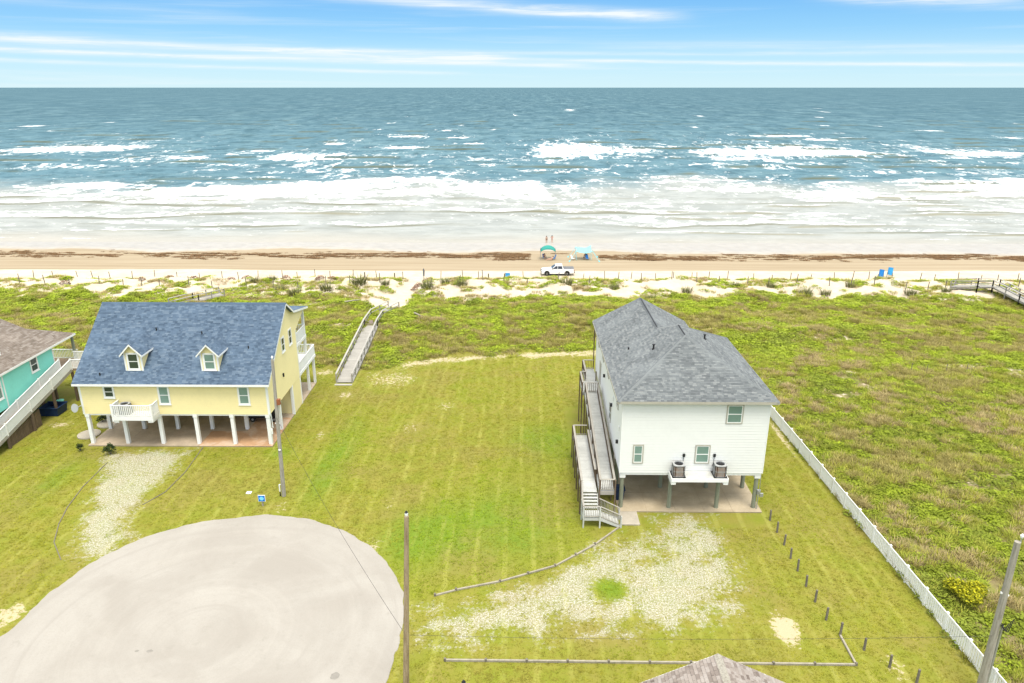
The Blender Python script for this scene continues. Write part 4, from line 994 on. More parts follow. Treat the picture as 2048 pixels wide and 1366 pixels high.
m_ = MB(); m_.cyl((-49.2, 64.2, 6.9), (-49.2, 64.2, 7.35), .04, n=8); m_.build('roof_vent', MATS['white_paint'], th_)
posts(th_, [(-47.6, 72.7, 0, 6.1), (-52, 72.7, 0, 6.1)], .22, 'treated_pile', 'porch_post')
m_ = MB(); m_.box(-58, -47.4, 69.5, 73.2, 3.05, 3.3); m_.build('porch_deck', MATS['tan_deck'], th_)
railing(th_, (-58, 73.1, 3.3), (-47.5, 73.1, 3.3), 1.05, 'white_paint', pitch=.16, bw=.05)
tpile = MB()
posts(th_, [(-48.2, y, 0, 2.72) for y in (55, 59, 63, 67, 69.2)] + [(-53, y, 0, 2.72) for y in (59, 63, 67, 69.2)], .26, 'brown_wood', 'pile')
# its ramp
tr_ = thing('white_railed_ramp', 'long sloping ramp with white railings beside the turquoise house', 'ramp', (-46.8, 63, 0))
f = lambda y: 1.36 + (y - 58.7) * .205
T0, T1 = 51.0, 69.4
planks(tr_, (-46.75, T0, max(.1, f(T0) if f(T0) > 0 else .1)), (-46.75, T1, f(T1)), 1.05, .29, 'tan_deck')
m_ = MB(); m_.box(-47.3, -44.6, 69.45, 71.9, f(T1) - .22, f(T1)); m_.build('landing', MATS['tan_deck'], tr_)
m_ = MB(); m_.bar((-46.12, T0, f(T0) - .13), (-46.12, T1, f(T1) - .13), .05, .28); m_.bar((-47.33, T0, f(T0) - .13), (-47.33, T1, f(T1) - .13), .05, .28); m_.build('stringer', MATS['grey_wood'], tr_)
ys = [51.5, 55.1, 58.7, 62.3, 65.85, 69.4]
for a, b_ in zip(ys[:-1], ys[1:]):
    railing(tr_, (-46.12, a, f(a)), (-46.12, b_, f(b_)), 1.02, 'white_paint', pitch=.13, bw=.06); railing(tr_, (-47.3, a, f(a)), (-47.3, b_, f(b_)), 1.02, 'white_paint', pitch=.13, bw=.06)
railing(tr_, (-46.12, 69.45, f(T1)), (-44.6, 69.45, f(T1)), 1.02, 'white_paint', pitch=.13, bw=.06); railing(tr_, (-44.6, 69.5, f(T1)), (-44.6, 71.9, f(T1)), 1.02, 'white_paint', pitch=.13, bw=.06)
railing(tr_, (-44.6, 71.9, f(T1)), (-47.3, 71.9, f(T1)), 1.02, 'white_paint', pitch=.13, bw=.06)
posts(tr_, [(x, y, f(y) - .1, f(y) + 1.12) for y in ys for x in (-46.12, -47.3)], .14, 'white_paint', 'rail_post')
posts(tr_, [(-46.15, y, 0, max(.2, f(y) - .27)) for y in ys[1:]] + [(-44.7, 71.8, 0, f(T1) - .23)], .2, 'brown_wood', 'support_post')
# board fence panels under the ramp
def boards(name, label, p0, p1, h0, h1, mat, pitch=.19):
    p0, p1 = np.array(p0, float), np.array(p1, float); t = thing(name, label, 'fence', tuple((p0 + p1) / 2)); n = int(np.linalg.norm(p1 - p0) / pitch); d = (p1 - p0) / n; u = d / np.linalg.norm(d); nn_ = np.cross(u, UZ)
    for i in range(n):
        m_ = MB(); m_.obox(p0 + d * i, u, UZ, nn_, .008, np.linalg.norm(d) - .008, 0, h0 + (h1 - h0) * i / n, random.uniform(-.012, 0), .022); m_.build('board', MATS[mat], t)
    m_ = MB(); m_.bar(p0 + UZ * .3 - nn_ * .04, p1 + UZ * .3 - nn_ * .04, .04, .09); m_.bar(p0 + UZ * .8 - nn_ * .04, p1 + UZ * .8 - nn_ * .04, .04, .09); m_.build('rail', MATS[mat], t)
boards('board_fence', 'brown vertical board panel under the low part of the white railed ramp', (-46.3, 58.8, 0), (-46.3, 63.6, 0), .95, 1.75, 'brown_wood')
boards('board_fence', 'dark board fence closing the gap behind the blue tub', (-45.8, 69.6, 0), (-41.0, 69.9, 0), 1.9, 1.9, 'brown_wood')
tb = thing('blue_tub', 'dark blue plastic tub under the white railed ramp', 'tub', (-46.6, 66.2, 0))
m_ = MB(); m_.add([(-47.6, 65.5, .03), (-45.9, 65.5, .03), (-45.9, 67.0, .03), (-47.6, 67.0, .03), (-47.7, 65.4, .9), (-45.8, 65.4, .9), (-45.8, 67.1, .9), (-47.7, 67.1, .9)], [(3, 2, 1, 0), (0, 1, 5, 4), (1, 2, 6, 5), (2, 3, 7, 6), (3, 0, 4, 7)]); m_.box(-47.55, -45.95, 65.55, 66.95, .5, .55); m_.build('body', MATS['navy_plastic'], tb)
m_ = MB()
for a, b_ in (((-47.75, 65.37), (-45.75, 65.37)), ((-45.77, 65.4), (-45.77, 67.1)), ((-45.8, 67.12), (-47.75, 67.12))): m_.bar((*a, .9), (*b_, .9), .08, .05)
m_.build('rim', MATS['navy_plastic'], tb)
kb = thing('turquoise_bucket', 'small turquoise bucket standing behind the dark blue tub', 'bucket', (-46.9, 67.6, 0))
m_ = MB(); m_.cyl((-46.9, 67.7, 0), (-46.9, 67.7, .75), .28, .34, 14); m_.build('body', MATS['turquoise_siding'], kb); m_ = MB(); m_.cyl((-46.9, 67.7, .75), (-46.9, 67.7, .8), .37, .37, 14); m_.build('rim', MATS['turquoise_siding'], kb)
for (x, y, r_), lb in (((-40.55, 61.5, 1.0), 'nearer of two round concrete discs lying beside the yellow house'), ((-39.95, 63.9, 1.05), 'farther of two round concrete discs lying beside the yellow house')):
    m_ = MB(); m_.cyl((x, y, -.02), (x, y, .12), r_, r_, 28); m_.cyl((x, y, .12), (x, y, .15), r_ * .9, r_ * .88, 28); m_.cyl((x, y + .3, .15), (x, y + .3, .19), .09, n=8); tag(m_.build('concrete_lid', MATS['pale_concrete']), lb, 'septic lid', 'round concrete lids')

# ------------------------------------------------------------------ house below the bottom edge
bh = thing('brown_roofed_house', 'house with a grey brown shingle gable roof at the bottom edge', 'house', (9, 20, 0))
rx_, rz_, ry_, sb, hw = 8.95, 7.0, 26.25, .50, 4.6; cb = math.hypot(1, sb); L_ = 16
m_ = MB(); m_.box(rx_ - hw + .4, rx_ + hw - .4, ry_ - L_ + .4, ry_ - .4, 0, rz_ - sb * hw - .05); m_.build('wall', MATS['white_siding'], bh)
m_ = MB(); m_.prism([(rx_ - hw + .4, ry_ - .5, rz_ - sb * hw - .05), (rx_ + hw - .4, ry_ - .5, rz_ - sb * hw - .05), (rx_, ry_ - .5, rz_ - .35)], (0, 1, 0), .1); m_.build('gable', MATS['white_siding'], bh)
m_ = MB()
for s_ in (-1, 1): m_.prism([(rx_, ry_ - L_, rz_ - .15), (rx_ + s_ * hw, ry_ - L_, rz_ - sb * hw - .15), (rx_ + s_ * hw, ry_, rz_ - sb * hw - .15), (rx_, ry_, rz_ - .15)], (0, 0, 1), .145)
m_.build('roof', MATS['speckled_shingle'], bh)
m_ = MB()
v = np.array([1, 0, sb]) / cb; shingles(m_, (rx_ - hw, ry_, rz_ - sb * hw), -UY, v, np.cross(-UY, v), hw * cb, lambda s: 0, lambda s: L_, .17, .24, .03)
v = np.array([-1, 0, sb]) / cb; shingles(m_, (rx_ + hw, ry_ - L_, rz_ - sb * hw), UY, v, np.cross(UY, v), hw * cb, lambda s: 0, lambda s: L_, .17, .24, .03)
m_.build('shingles', MATS['speckled_shingle'], bh, 'stuff'); cap((rx_, ry_, rz_ + .015), (rx_, ry_ - L_, rz_ + .015), 'grey_pole_wood', bh, .17)
m_ = MB()
for s_ in (-1, 1): m_.prism([(rx_, ry_ + .003, rz_ - .19), (rx_ + s_ * hw, ry_ + .003, rz_ - sb * hw - .19), (rx_ + s_ * hw, ry_ + .003, rz_ - sb * hw - .01), (rx_, ry_ + .003, rz_ - .01)], (0, 1, 0), .03)
m_.build('fascia', MATS['white_paint'], bh)

# ------------------------------------------------------------------ white picket fence on the right
pf = thing('picket_fence', 'long white picket fence between the mown lawn and the wild dune field', 'fence', (25.4, 48, 0))
fx = lambda y: 25.85 - (y - 31) * (.85 / 35) if y < 66 else 25.0
y = 27.0; i = 0; pk = []; FH = 1.22
protos = []
ylist = np.arange(27.0, 88.0, .205)
for sec in range(0, len(ylist), 11):
    ya, yb = ylist[sec], ylist[min(sec + 11, len(ylist) - 1)]
    if yb <= ya: break
    m_ = MB(); 
    m_.box(fx(ya) - .065, fx(ya) + .065, ya - .065, ya + .065, 0, FH + .1); po = m_.build('post', MATS['white_paint'], pf)
    m_ = MB(); m_.add([(fx(ya) - .085, ya - .085, FH + .10), (fx(ya) + .085, ya - .085, FH + .10), (fx(ya) + .085, ya + .085, FH + .10), (fx(ya) - .085, ya + .085, FH + .10), (fx(ya), ya, FH + .19)], [(0, 1, 2, 3), (0, 1, 4), (1, 2, 4), (2, 3, 4), (3, 0, 4)]); m_.build('post_cap', MATS['white_paint'], po)
    for z in (.14, FH - .04):
        m_ = MB(); m_.bar((fx(ya), ya + .07, z), (fx(yb), yb - .07, z), .05, .11); m_.build('rail', MATS['white_paint'], pf)
pm = MB(); off = np.array(parent_world(pf)); pm.box(off[0] - .022, off[0] + .022, off[1] - .062, off[1] + .062, .195, FH - .097)
first = None; rest = MB(); cnt = 0
for k_, y in enumerate(ylist):
    if k_ % 11 == 0: continue
    if cnt < 265:
        if first is None: first = pm.build('picket', MATS['white_paint'], pf); o_ = first
        else: o_ = first.copy(); COL.objects.link(o_)
        o_.location = (fx(y) - off[0], y - off[1], 0); cnt += 1
    else: rest.box(fx(y) - .022, fx(y) + .022, y - .062, y + .062, .195, FH - .097)
if rest.f: rest.build('far_pickets', MATS['white_paint'], pf, 'stuff')

# ------------------------------------------------------------------ poles, wires, posts, edging
def pole(name, label, base, top, r0, r1, mat, extra):
    t = thing(name, label, 'utility pole', base); m_ = MB(); base, top = np.array(base, float), np.array(top, float); n = 8
    for i in range(n): m_.cyl(base + (top - base) * i / n, base + (top - base) * (i + 1) / n, r0 + (r1 - r0) * i / n, r0 + (r1 - r0) * (i + 1) / n, 14, i == n - 1)
    m_.build('shaft', MATS[mat], t, smooth_=False); extra(t, base, top); return t
def insul(t, p, h=.28):
    m_ = MB(); m_.cyl(p, p + UZ * h, .035, .03, 8); m_.build('pin', MATS['galvanised'], t)
    m_ = MB(); m_.cyl(p + UZ * h, p + UZ * (h + .12), .07, .09, 10); m_.cyl(p + UZ * (h + .12), p + UZ * (h + .2), .05, .04, 10); m_.build('insulator', MATS['white_paint'], t)
def ex_left(t, b, tp):
    insul(t, tp, .1); m_ = MB(); q = b + (tp - b) * .70; m_.box(q[0] + .1, q[0] + .34, q[1] - .16, q[1] + .1, q[2] - .15, q[2] + .3); m_.build('bracket_box', MATS['cast_terracotta'], t)
    m_ = MB(); q = b + (tp - b) * .55; m_.cyl(q - UX * .18, q + UX * .18, .05, n=8); q = b + (tp - b) * .36; m_.cyl(q - UX * .05 - UY * .16, q + UX * .1 - UY * .16, .06, n=8); m_.build('fitting', MATS['white_paint'], t)
pole('utility_pole', 'grey wooden utility pole at the right corner of the yellow house', (-18.84, 50.85, 0), (-18.5, 50.85, 11.7), .17, .11, 'grey_pole_wood', ex_left)
def ex_mid(t, b, tp):
    insul(t, tp, .02); m_ = MB(); m_.cyl(tp + UZ * .2, tp + UZ * .3, .09, .03, 8); m_.build('cap', MATS['black_metal'], t)
tpm = WY(813, 1032, 31.3); pole('utility_pole', 'brown cracked wooden utility pole beside the road edge', (-6.12, 31.3, 0), tuple(tpm), .17, .115, 'pole_wood', ex_mid)
def ex_r(t, b, tp):
    insul(t, tp + UX * .14 - UZ * .05, .3)
    m_ = MB(); m_.tube([b + UX * .2 - UY * .1, b + UX * .2 - UY * .1 + UZ * 4.6, b + UX * .08 - UY * .25 + UZ * 4.75], .055, 8); m_.build('conduit', MATS['galvanised'], t)
    m_ = MB(); q = b + UZ * 4.6
    for k_ in range(3): m_.tube([q + np.array([.0, -.2, .1]), q + np.array([.2 + .1 * k_, -.3, -.2 - .05 * k_]), q + np.array([.5 + .1 * k_, -.1, .1 + .15 * k_])], .02, 5)
    m_.build('service_wire', MATS['black_metal'], t); m_ = MB(); q = b + (tp - b) * .68; m_.cyl(q - UX * .2, q - UX * .1, .07, n=8); m_.cyl(q + UX * .12 - UZ * .15, q + UX * .22 - UZ * .15, .07, n=8); m_.build('fitting', MATS['white_paint'], t)
pole('utility_pole', 'pale grey utility pole with metal conduit beside the picket fence', (25.0, 31.2, 0), (24.9, 31.2, 9.6), .22, .15, 'grey_pole_wood', ex_r)
pole('utility_pole', 'pole whose black capped top just enters at the bottom edge', (-2.08, 21.95, 0), (-2.08, 21.95, 9.3), .16, .11, 'pole_wood', ex_mid)
def wire(label, p, q, sag, r=.010):
    p, q = np.array(p, float), np.array(q, float); m_ = MB()
    P_ = [p + (q - p) * t - UZ * sag * 4 * t * (1 - t) for t in np.linspace(0, 1, 22)]; m_.tube(P_, r, 4)
    tag(m_.build('overhead_wire', MATS['dark_trim']), label, 'wire')
wire('thin wire hanging between the brown pole and the grey pole by the yellow house', WY(806, 1262, 31.3), (-18.7, 50.8, 7.0), .6)
wire('thin wire hanging between the brown pole and the pale grey pole by the fence', WY(818, 1270, 31.3), (25.0, 31.1, 3.9), .25)
ordn = ['nearest the white house', 'second from the white house', 'third from the white house', 'fourth from the white house', 'fifth from the white house', 'sixth from the white house', 'seventh from the white house', 'eighth from the white house', 'ninth, at the timber corner', 'tenth, past the timber corner', 'second last towards the bottom edge', 'last one at the bottom edge']
for (px, py), lb in zip(((1540, 1041), (1554, 1065), (1568, 1090), (1581, 1117), (1595, 1142), (1612, 1173), (1630, 1204), (1652, 1240), (1680, 1271), (1728, 1300), (1779, 1335), (1833, 1366)), ordn):
    c_ = W(px, py); m_ = MB(); lx, ly = random.uniform(-.03, .03), random.uniform(-.02, .02); h_ = random.uniform(.82, .95)
    m_.cyl((c_[0], c_[1], -.05), (c_[0] + lx, c_[1] + ly, h_), .075, .07, 10); m_.cyl((c_[0] + lx, c_[1] + ly, h_), (c_[0] + lx, c_[1] + ly, h_ + .025), .07, .045, 10)
    tag(m_.build('lawn_post', MATS['old_post']), 'short brown wooden post in the lawn row, ' + lb, 'post', 'short wooden posts in a row on the lawn')
def edging(label, P_, mat='driftwood', w=.11, h=.11, seg=2.4, stub=False):
    t = thing('timber_edging', label, 'edging', (*P_[0], 0)); P_ = [np.array(p, float) for p in P_]
    for a, b_ in zip(P_[:-1], P_[1:]):
        L_ = np.linalg.norm(b_ - a); n = max(1, int(round(L_ / seg)))
        for i in range(n):
            p, q = a + (b_ - a) * i / n, a + (b_ - a) * (i + 1) / n; d = (q - p) / np.linalg.norm(q - p) * .015
            m_ = MB(); m_.bar((*(p + d), h / 2 + random.uniform(-.015, .01)), (*(q - d), h / 2 + random.uniform(-.015, .01)), w, h); m_.build('timber', MATS[mat], t)
            if stub:
                m_ = MB(); m_.box(p[0] - .06, p[0] + .06, p[1] - .06, p[1] + .06, -.05, .2); m_.build('stake', MATS['old_post'], t)
    return t
edging('low grey timber line from the wooden steps to the road side', [W(*p)[:2] for p in ((870, 1192), (912, 1181), (1000, 1164), (1110, 1133), (1190, 1090), (1240, 1054))], stub=True)
edging('low pale timber rail parallel to the bottom edge with a bent end', [W(*p)[:2] for p in ((890, 1322), (1712, 1331), (1680, 1272))], 'driftwood', .11, .13, 2.3, True)
edging('short brown timber edge right of the yellow house gravel drive', [W(*p)[:2] for p in ((406, 895), (370, 945), (330, 985), (285, 1010))], 'old_post', .06, .05, 1.4)
edging('curved brown timber edge left of the yellow house gravel drive', [W(*p)[:2] for p in ((215, 925), (165, 975), (135, 1015), (118, 1048), (108, 1085), (122, 1120))], 'old_post', .06, .05, 1.4)
# blue sign, marker, ground box
sg = thing('sign', 'small blue sign on a short post at the road end', 'sign', W(526, 1012))
c_ = W(526, 1012); m_ = MB(); m_.box(c_[0] - .06, c_[0] + .06, c_[1] - .04, c_[1] + .04, 0, .75); m_.build('post', MATS['driftwood'], sg)
zt = .45; m_ = MB(); m_.box(c_[0] - .28, c_[0] + .28, c_[1] - .085, c_[1] - .042, zt, zt + .56); po = m_.build('plate', MATS['white_paint'], sg)
m_ = MB(); m_.box(c_[0] - .25, c_[0] + .25, c_[1] - .10, c_[1] - .086, zt + .03, zt + .53); m_.build('face', MATS['sign_blue'], po)
m_ = MB(); m_.box(c_[0] - .1, c_[0] + .1, c_[1] - .108, c_[1] - .101, zt + .12, zt + .44); m_.box(c_[0] - .17, c_[0] - .1, c_[1] - .108, c_[1] - .101, zt + .2, zt + .36); m_.box(c_[0] + .1, c_[0] + .17, c_[1] - .108, c_[1] - .101, zt + .2, zt + .36); m_.build('emblem', MATS['sign_emblem'], po)
mk = thing('marker_post', 'thin black and white marker post beside the grey pole', 'marker', W(561, 992)); c_ = W(561, 992)
m_ = MB(); m_.cyl((c_[0], c_[1], 0), (c_[0], c_[1], .42), .045, n=8); m_.build('foot', MATS['black_metal'], mk); m_ = MB(); m_.cyl((c_[0], c_[1], .42), (c_[0], c_[1], 1.0), .05, n=8); m_.cyl((c_[0], c_[1], 1.0), (c_[0] + .08, c_[1], 1.06), .05, n=8); m_.build('top', MATS['white_paint'], mk)
c_ = W(498, 986); gb_ = thing('ground_box', 'small white meter lid with a dark hole in the lawn', 'meter lid', c_); m_ = MB(); m_.box(c_[0] - .2, c_[0] + .2, c_[1] - .16, c_[1] + .16, -.02, .06); m_.build('lid', MATS['white_paint'], gb_); m_ = MB(); m_.cyl((c_[0], c_[1], .06), (c_[0], c_[1], .066), .05, n=10); m_.build('hole', MATS['black_metal'], gb_)

# ------------------------------------------------------------------ vegetation
def leafmat(name, translucent=.0):
    m, b = newmat(name)
    t = attr('tone', 'INSTANCER').outputs['Color']; f = attr('tint').outputs['Fac']
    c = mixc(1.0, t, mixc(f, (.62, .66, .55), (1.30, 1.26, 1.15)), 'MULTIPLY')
    setc(b.inputs['Base Color'], c); b.inputs['Roughness'].default_value = .75; b.inputs['Specular IOR Level'].default_value = .15
    tl = N('ShaderNodeBsdfTranslucent'); nt.links.new(c, tl.inputs[0]); mx = N('ShaderNodeMixShader'); mx.inputs[0].default_value = .38
    nt.links.new(b.outputs[0], mx.inputs[1]); nt.links.new(tl.outputs[0], mx.inputs[2])
    nt.links.new(mx.outputs[0], [n for n in nt.nodes if n.type == 'OUTPUT_MATERIAL'][0].inputs[0])
    MATS[name] = m; return m
leafmat('leaf')
def blade_mesh(name, n, rad, h, w, lean, seed, tone=(0, 1), bend=True):
    r_ = random.Random(seed); m_ = MB()
    for i in range(n):
        a = r_.uniform(0, 6.283); q = rad * math.sqrt(r_.random()); x, y = q * math.cos(a), q * math.sin(a)
        hh = h * r_.uniform(.55, 1.15); ln = lean * r_.uniform(.3, 1.2) * hh; b_ = a + r_.uniform(-.8, .8)
        dx, dy = math.cos(b_) * ln, math.sin(b_) * ln; sx_, sy_ = -math.sin(b_) * w / 2, math.cos(b_) * w / 2
        t = r_.uniform(*tone)
        if bend: m_.add([(x - sx_, y - sy_, 0), (x + sx_, y + sy_, 0), (x + dx * .4 + sx_ * .8, y + dy * .4 + sy_ * .8, hh * .6), (x + dx * .4 - sx_ * .8, y + dy * .4 - sy_ * .8, hh * .6), (x + dx, y + dy, hh)], [(0, 1, 2, 3), (3, 2, 4)], t)
        else: m_.add([(x - sx_, y - sy_, 0), (x + sx_, y + sy_, 0), (x + dx, y + dy, hh)], [(0, 1, 2)], t)
    return m_
def leaf_mesh(n, rad, h, size, seed):
    r_ = random.Random(seed); m_ = MB()
    for i in range(n):
        a = r_.uniform(0, 6.283); q = rad * math.sqrt(r_.random()); x, y = q * math.cos(a), q * math.sin(a)
        z = h * max(.1, (1 - (q / rad) ** 2)) * r_.uniform(.45, 1.05); s_ = size * r_.uniform(.6, 1.3); c_ = r_.uniform(0, 6.283); tl = r_.uniform(.1, .8)
        u = np.array([math.cos(c_), math.sin(c_), 0]); v = np.array([-math.sin(c_) * math.cos(tl), math.cos(c_) * math.cos(tl), math.sin(tl)])
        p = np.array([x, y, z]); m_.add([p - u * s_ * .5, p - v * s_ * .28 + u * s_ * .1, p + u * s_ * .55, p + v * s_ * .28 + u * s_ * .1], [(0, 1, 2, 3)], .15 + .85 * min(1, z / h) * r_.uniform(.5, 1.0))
    return m_
def source(m_, name, mat):
    o = m_.build(name, mat); COL.objects.unlink(o); return o
def scatter(name, label, pts, rz, sc_, tone, srcs):
    me = bpy.data.meshes.new(name); n = len(pts)
    me.vertices.add(n); me.vertices.foreach_set('co', np.asarray(pts, np.float32).ravel())
    for nm, typ, val in (('rz', 'FLOAT', rz), ('sc', 'FLOAT', sc_)):
        a = me.attributes.new(nm, typ, 'POINT'); a.data.foreach_set('value', np.asarray(val, np.float32))
    a = me.attributes.new('idx', 'INT', 'POINT'); a.data.foreach_set('value', rng.integers(0, len(srcs), n).astype(np.int32))
    a = me.attributes.new('tone', 'FLOAT_COLOR', 'POINT'); a.data.foreach_set('color', np.c_[tone, np.ones(n)].astype(np.float32).ravel())
    o = bpy.data.objects.new(name, me); COL.objects.link(o)
    g = bpy.data.node_groups.new(name, 'GeometryNodeTree')
    g.interface.new_socket('Geometry', in_out='INPUT', socket_type='NodeSocketGeometry'); g.interface.new_socket('Geometry', in_out='OUTPUT', socket_type='NodeSocketGeometry')
    gi = g.nodes.new('NodeGroupInput'); go = g.nodes.new('NodeGroupOutput'); ip = g.nodes.new('GeometryNodeInstanceOnPoints'); jn = g.nodes.new('GeometryNodeJoinGeometry')
    for s_ in srcs:
        oi = g.nodes.new('GeometryNodeObjectInfo'); oi.inputs['Object'].default_value = s_; oi.inputs['As Instance'].default_value = True; g.links.new(oi.outputs['Geometry'], jn.inputs[0])
    def na(nm, typ):
        q = g.nodes.new('GeometryNodeInputNamedAttribute'); q.data_type = typ; q.inputs['Name'].default_value = nm; return q.outputs['Attribute']
    cx_ = g.nodes.new('ShaderNodeCombineXYZ'); g.links.new(na('rz', 'FLOAT'), cx_.inputs['Z'])
    g.links.new(gi.outputs[0], ip.inputs['Points']); g.links.new(jn.outputs[0], ip.inputs['Instance']); ip.inputs['Pick Instance'].default_value = True
    g.links.new(na('idx', 'INT'), ip.inputs['Instance Index']); g.links.new(cx_.outputs[0], ip.inputs['Rotation']); g.links.new(na('sc', 'FLOAT'), ip.inputs['Scale'])
    g.links.new(ip.outputs[0], go.inputs[0])
    md = o.modifiers.new('scatter', 'NODES'); md.node_group = g
    return tag(o, label, None, kind='stuff')
LM = MATS['leaf']
def keep_out(x, y):
    k = np.zeros(x.shape, bool)
    for x0, x1, y0, y1 in ((-39.6, -22.3, 58.9, 74.6), (7.4, 19, 46.8, 68.3), (-58.6, -46.0, 51.5, 73.4), (4.6, 7.6, 46.5, 68.3), (-20.5, -18.2, 73.9, 93)): k |= (x > x0) & (x < x1) & (y > y0) & (y < y1)
    return k
def cand(n, x0, x1, y0, y1):
    x = rng.uniform(x0, x1, n); y = rng.uniform(y0, y1, n); ok = (np.abs(x + .01 * y) < (y * .944 + 10.2) * .71 + 9) & ~keep_out(x, y) & (segd(x, y, PATH) > 1.8)
    return x[ok], y[ok]
xa, ya = cand(74000, -98, 98, 78, 125); xb, yb = cand(27000, 25.3, 83, 27, 86)
x, y = np.r_[xa, xb], np.r_[ya, yb]
z_ = zones(x, y); rn = rng.random(len(x))
dens = z_['veg'] * (1 - z_['sand']) * (1 - .8 * sstep(z_['patch'], .2, .5))
rough = fbm(x * .22, y * .34, 40, 4); fine = fbm(x * .8, y * 1.1, 41, 3); big = fbm(x * .06, y * .10, 42, 3)
beachw = sstep(y, 92, 106)
isg = rough * .42 + fine * .58 + (big - .5) * .22 + .03 * beachw + (rng.random(len(x)) - .5) * .10
kind = np.where(isg > .535, 0, np.where(isg > .437, 2, 1))
ok = (rn < dens) & (y < yl(x) + 200)
sparse = (z_['sand'] > .5) & (y > 100) & (y < 122) & (fbm(x * .35, y * .6, 50, 3) > .52) & (rn < .55)
ok |= sparse; kind[sparse] = np.where(fine[sparse] > .54, 0, np.where(fine[sparse] > .44, 2, 1))
x, y, kind, rough, fine, big = x[ok], y[ok], kind[ok], rough[ok], fine[ok], big[ok]
z = gz(x, y)
def tones(base, var, n, hue=.12):
    v = 1 + (rng.random(n) - .5) * var; h = 1 + (rng.random(n) - .5) * hue
    return np.clip(np.stack([base[0] * v * h, base[1] * v, base[2] * v], 1), 0, 1)
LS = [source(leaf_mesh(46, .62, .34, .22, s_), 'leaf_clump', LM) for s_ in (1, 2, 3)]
GS = [source(blade_mesh('g', 34, .36, .36, .04, 1.0, s_), 'grass_tuft', LM) for s_ in (4, 5, 6)]
i = kind == 0; n = i.sum()
mixf = np.clip((fine[i] - .35) * 2.4, 0, 1)[:, None]; nearf = (sstep(y[i], 60, 100))[:, None]
base = np.array([.37, .455, .045]) * (mixf) + np.array([.28, .335, .065]) * (1 - mixf)
base = base * (.80 + .25 * nearf)
tn = base * (1 + (rng.random((n, 1)) - .5) * .5)
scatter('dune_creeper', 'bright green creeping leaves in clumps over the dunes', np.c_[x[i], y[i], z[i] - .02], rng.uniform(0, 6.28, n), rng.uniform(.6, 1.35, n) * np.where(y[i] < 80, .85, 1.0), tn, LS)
i = kind == 1; n = i.sum()
w_ = np.clip((big[i] - .35) * 3 + (rng.random(n) - .5) * .6, 0, 1)[:, None]
soft = (1 + .0 * x[i])[:, None]
tn = (np.array([.47, .38, .225]) * w_ + np.array([.41, .365, .145]) * (1 - w_)) * (1 + (rng.random((n, 1)) - .5) * .5)
scatter('dry_dune_grass', 'brownish dry grass between the creepers on the dunes', np.c_[x[i], y[i], z[i] - .02], rng.uniform(0, 6.28, n), rng.uniform(.6, 1.3, n), tn, GS)
i = kind == 2; n = i.sum()
scatter('dune_grass', 'olive green grass tufts on the dunes', np.c_[x[i], y[i], z[i] - .02], rng.uniform(0, 6.28, n), rng.uniform(.6, 1.25, n), tones((.40, .415, .08), .5, n), GS)
# lawn tufts
TS = [source(blade_mesh('t', 14, .20, .06, .04, 1.6, s_, (.35, 1), bend=False), 'lawn_tuft', LM) for s_ in (11, 12, 13)]
x = rng.uniform(-70, 27, 210000); y = rng.uniform(20, 86, 210000)
ok = (np.abs(x + .01 * y) < (y * .944 + 10.2) * .71 + 8) & ~keep_out(x, y) & ~inpoly(x, y, [tuple(p) for p in ring])
x, y = x[ok], y[ok]; z_ = zones(x, y); rn = rng.random(len(x))
ok = (rn < (1 - z_['veg']) * (1 - 1.25 * z_['gravel']) * (1 - 1.3 * z_['dry']) * .95) & (x < np.interp(y, [31, 66], [25.7, 24.9]))
x, y, gr_ = x[ok], y[ok], z_['green'][ok]; n = len(x)
d1 = fbm(x * .5, y * .5, 52, 4); d2 = fbm(x * .12, y * .12, 53, 3)
g_ = np.clip(gr_ + (d1 - .5) * 1.4 + (d2 - .5) * .8, 0, 1)[:, None]
dr_ = (.6 * np.clip((fbm(x * .16, y * .16, 54, 4) - .50) * 5, 0, 1) * (1 - .7 * gr_))[:, None]
st_ = (np.sin(x * 6.4 + 6 * d2 + y * -.05) + .6 * np.sin(x * 3.1 + y * .1 + d1))[:, None]
tn = ((np.array([.235, .335, .012]) * g_ + np.array([.298, .300, .034]) * (1 - g_)) * (1 - dr_) + np.array([.29, .245, .065]) * dr_) * (1 + (rng.random((n, 1)) - .5) * .35) * (1 + .09 * st_)
scatter('lawn_grass', 'short mown yellow green grass of the lawns', np.c_[x, y, gz(x, y)], rng.uniform(0, 6.28, n), rng.uniform(.42, .85, n), tn, TS)
# seaweed along the wrack line
SW = [source(blade_mesh('s', 22, .5, .12, .09, 2.5, s_, (0, .8)), 'seaweed_heap', LM) for s_ in (21, 22)]
x = rng.uniform(-112, 112, 60000); y = rng.uniform(137, 150, 60000)
yc = 143.5 + (fbm(x * .04, x * 0, 60, 3) - .5) * 4 - x * .012
band = np.exp(-((y - yc) / 4.2) ** 2); m1 = fbm(x * .20 + .25 * y, y * 1.5, 61, 5, .62)
blot = np.exp(-(((x + 3) / 9) ** 2 + ((y - 140.8) / 2.2) ** 2)) + np.exp(-(((x - 27) / 11) ** 2 + ((y - 141.2) / 1.6) ** 2)) * 1.0
ok = (m1 * (.55 + .6 * band) + .22 * blot > .60) & ~((x > 2) & (x < 16) & (y < 146)) & (band + blot > .25)
x, y = x[ok], y[ok]; n = len(x)
scatter('seaweed', 'brown seaweed washed up in ragged strips along the beach', np.c_[x, y, gz(x, y) - .01], rng.uniform(0, 6.28, n), rng.uniform(.4, 1.0, n), tones((.27, .165, .095), .6, n), SW)

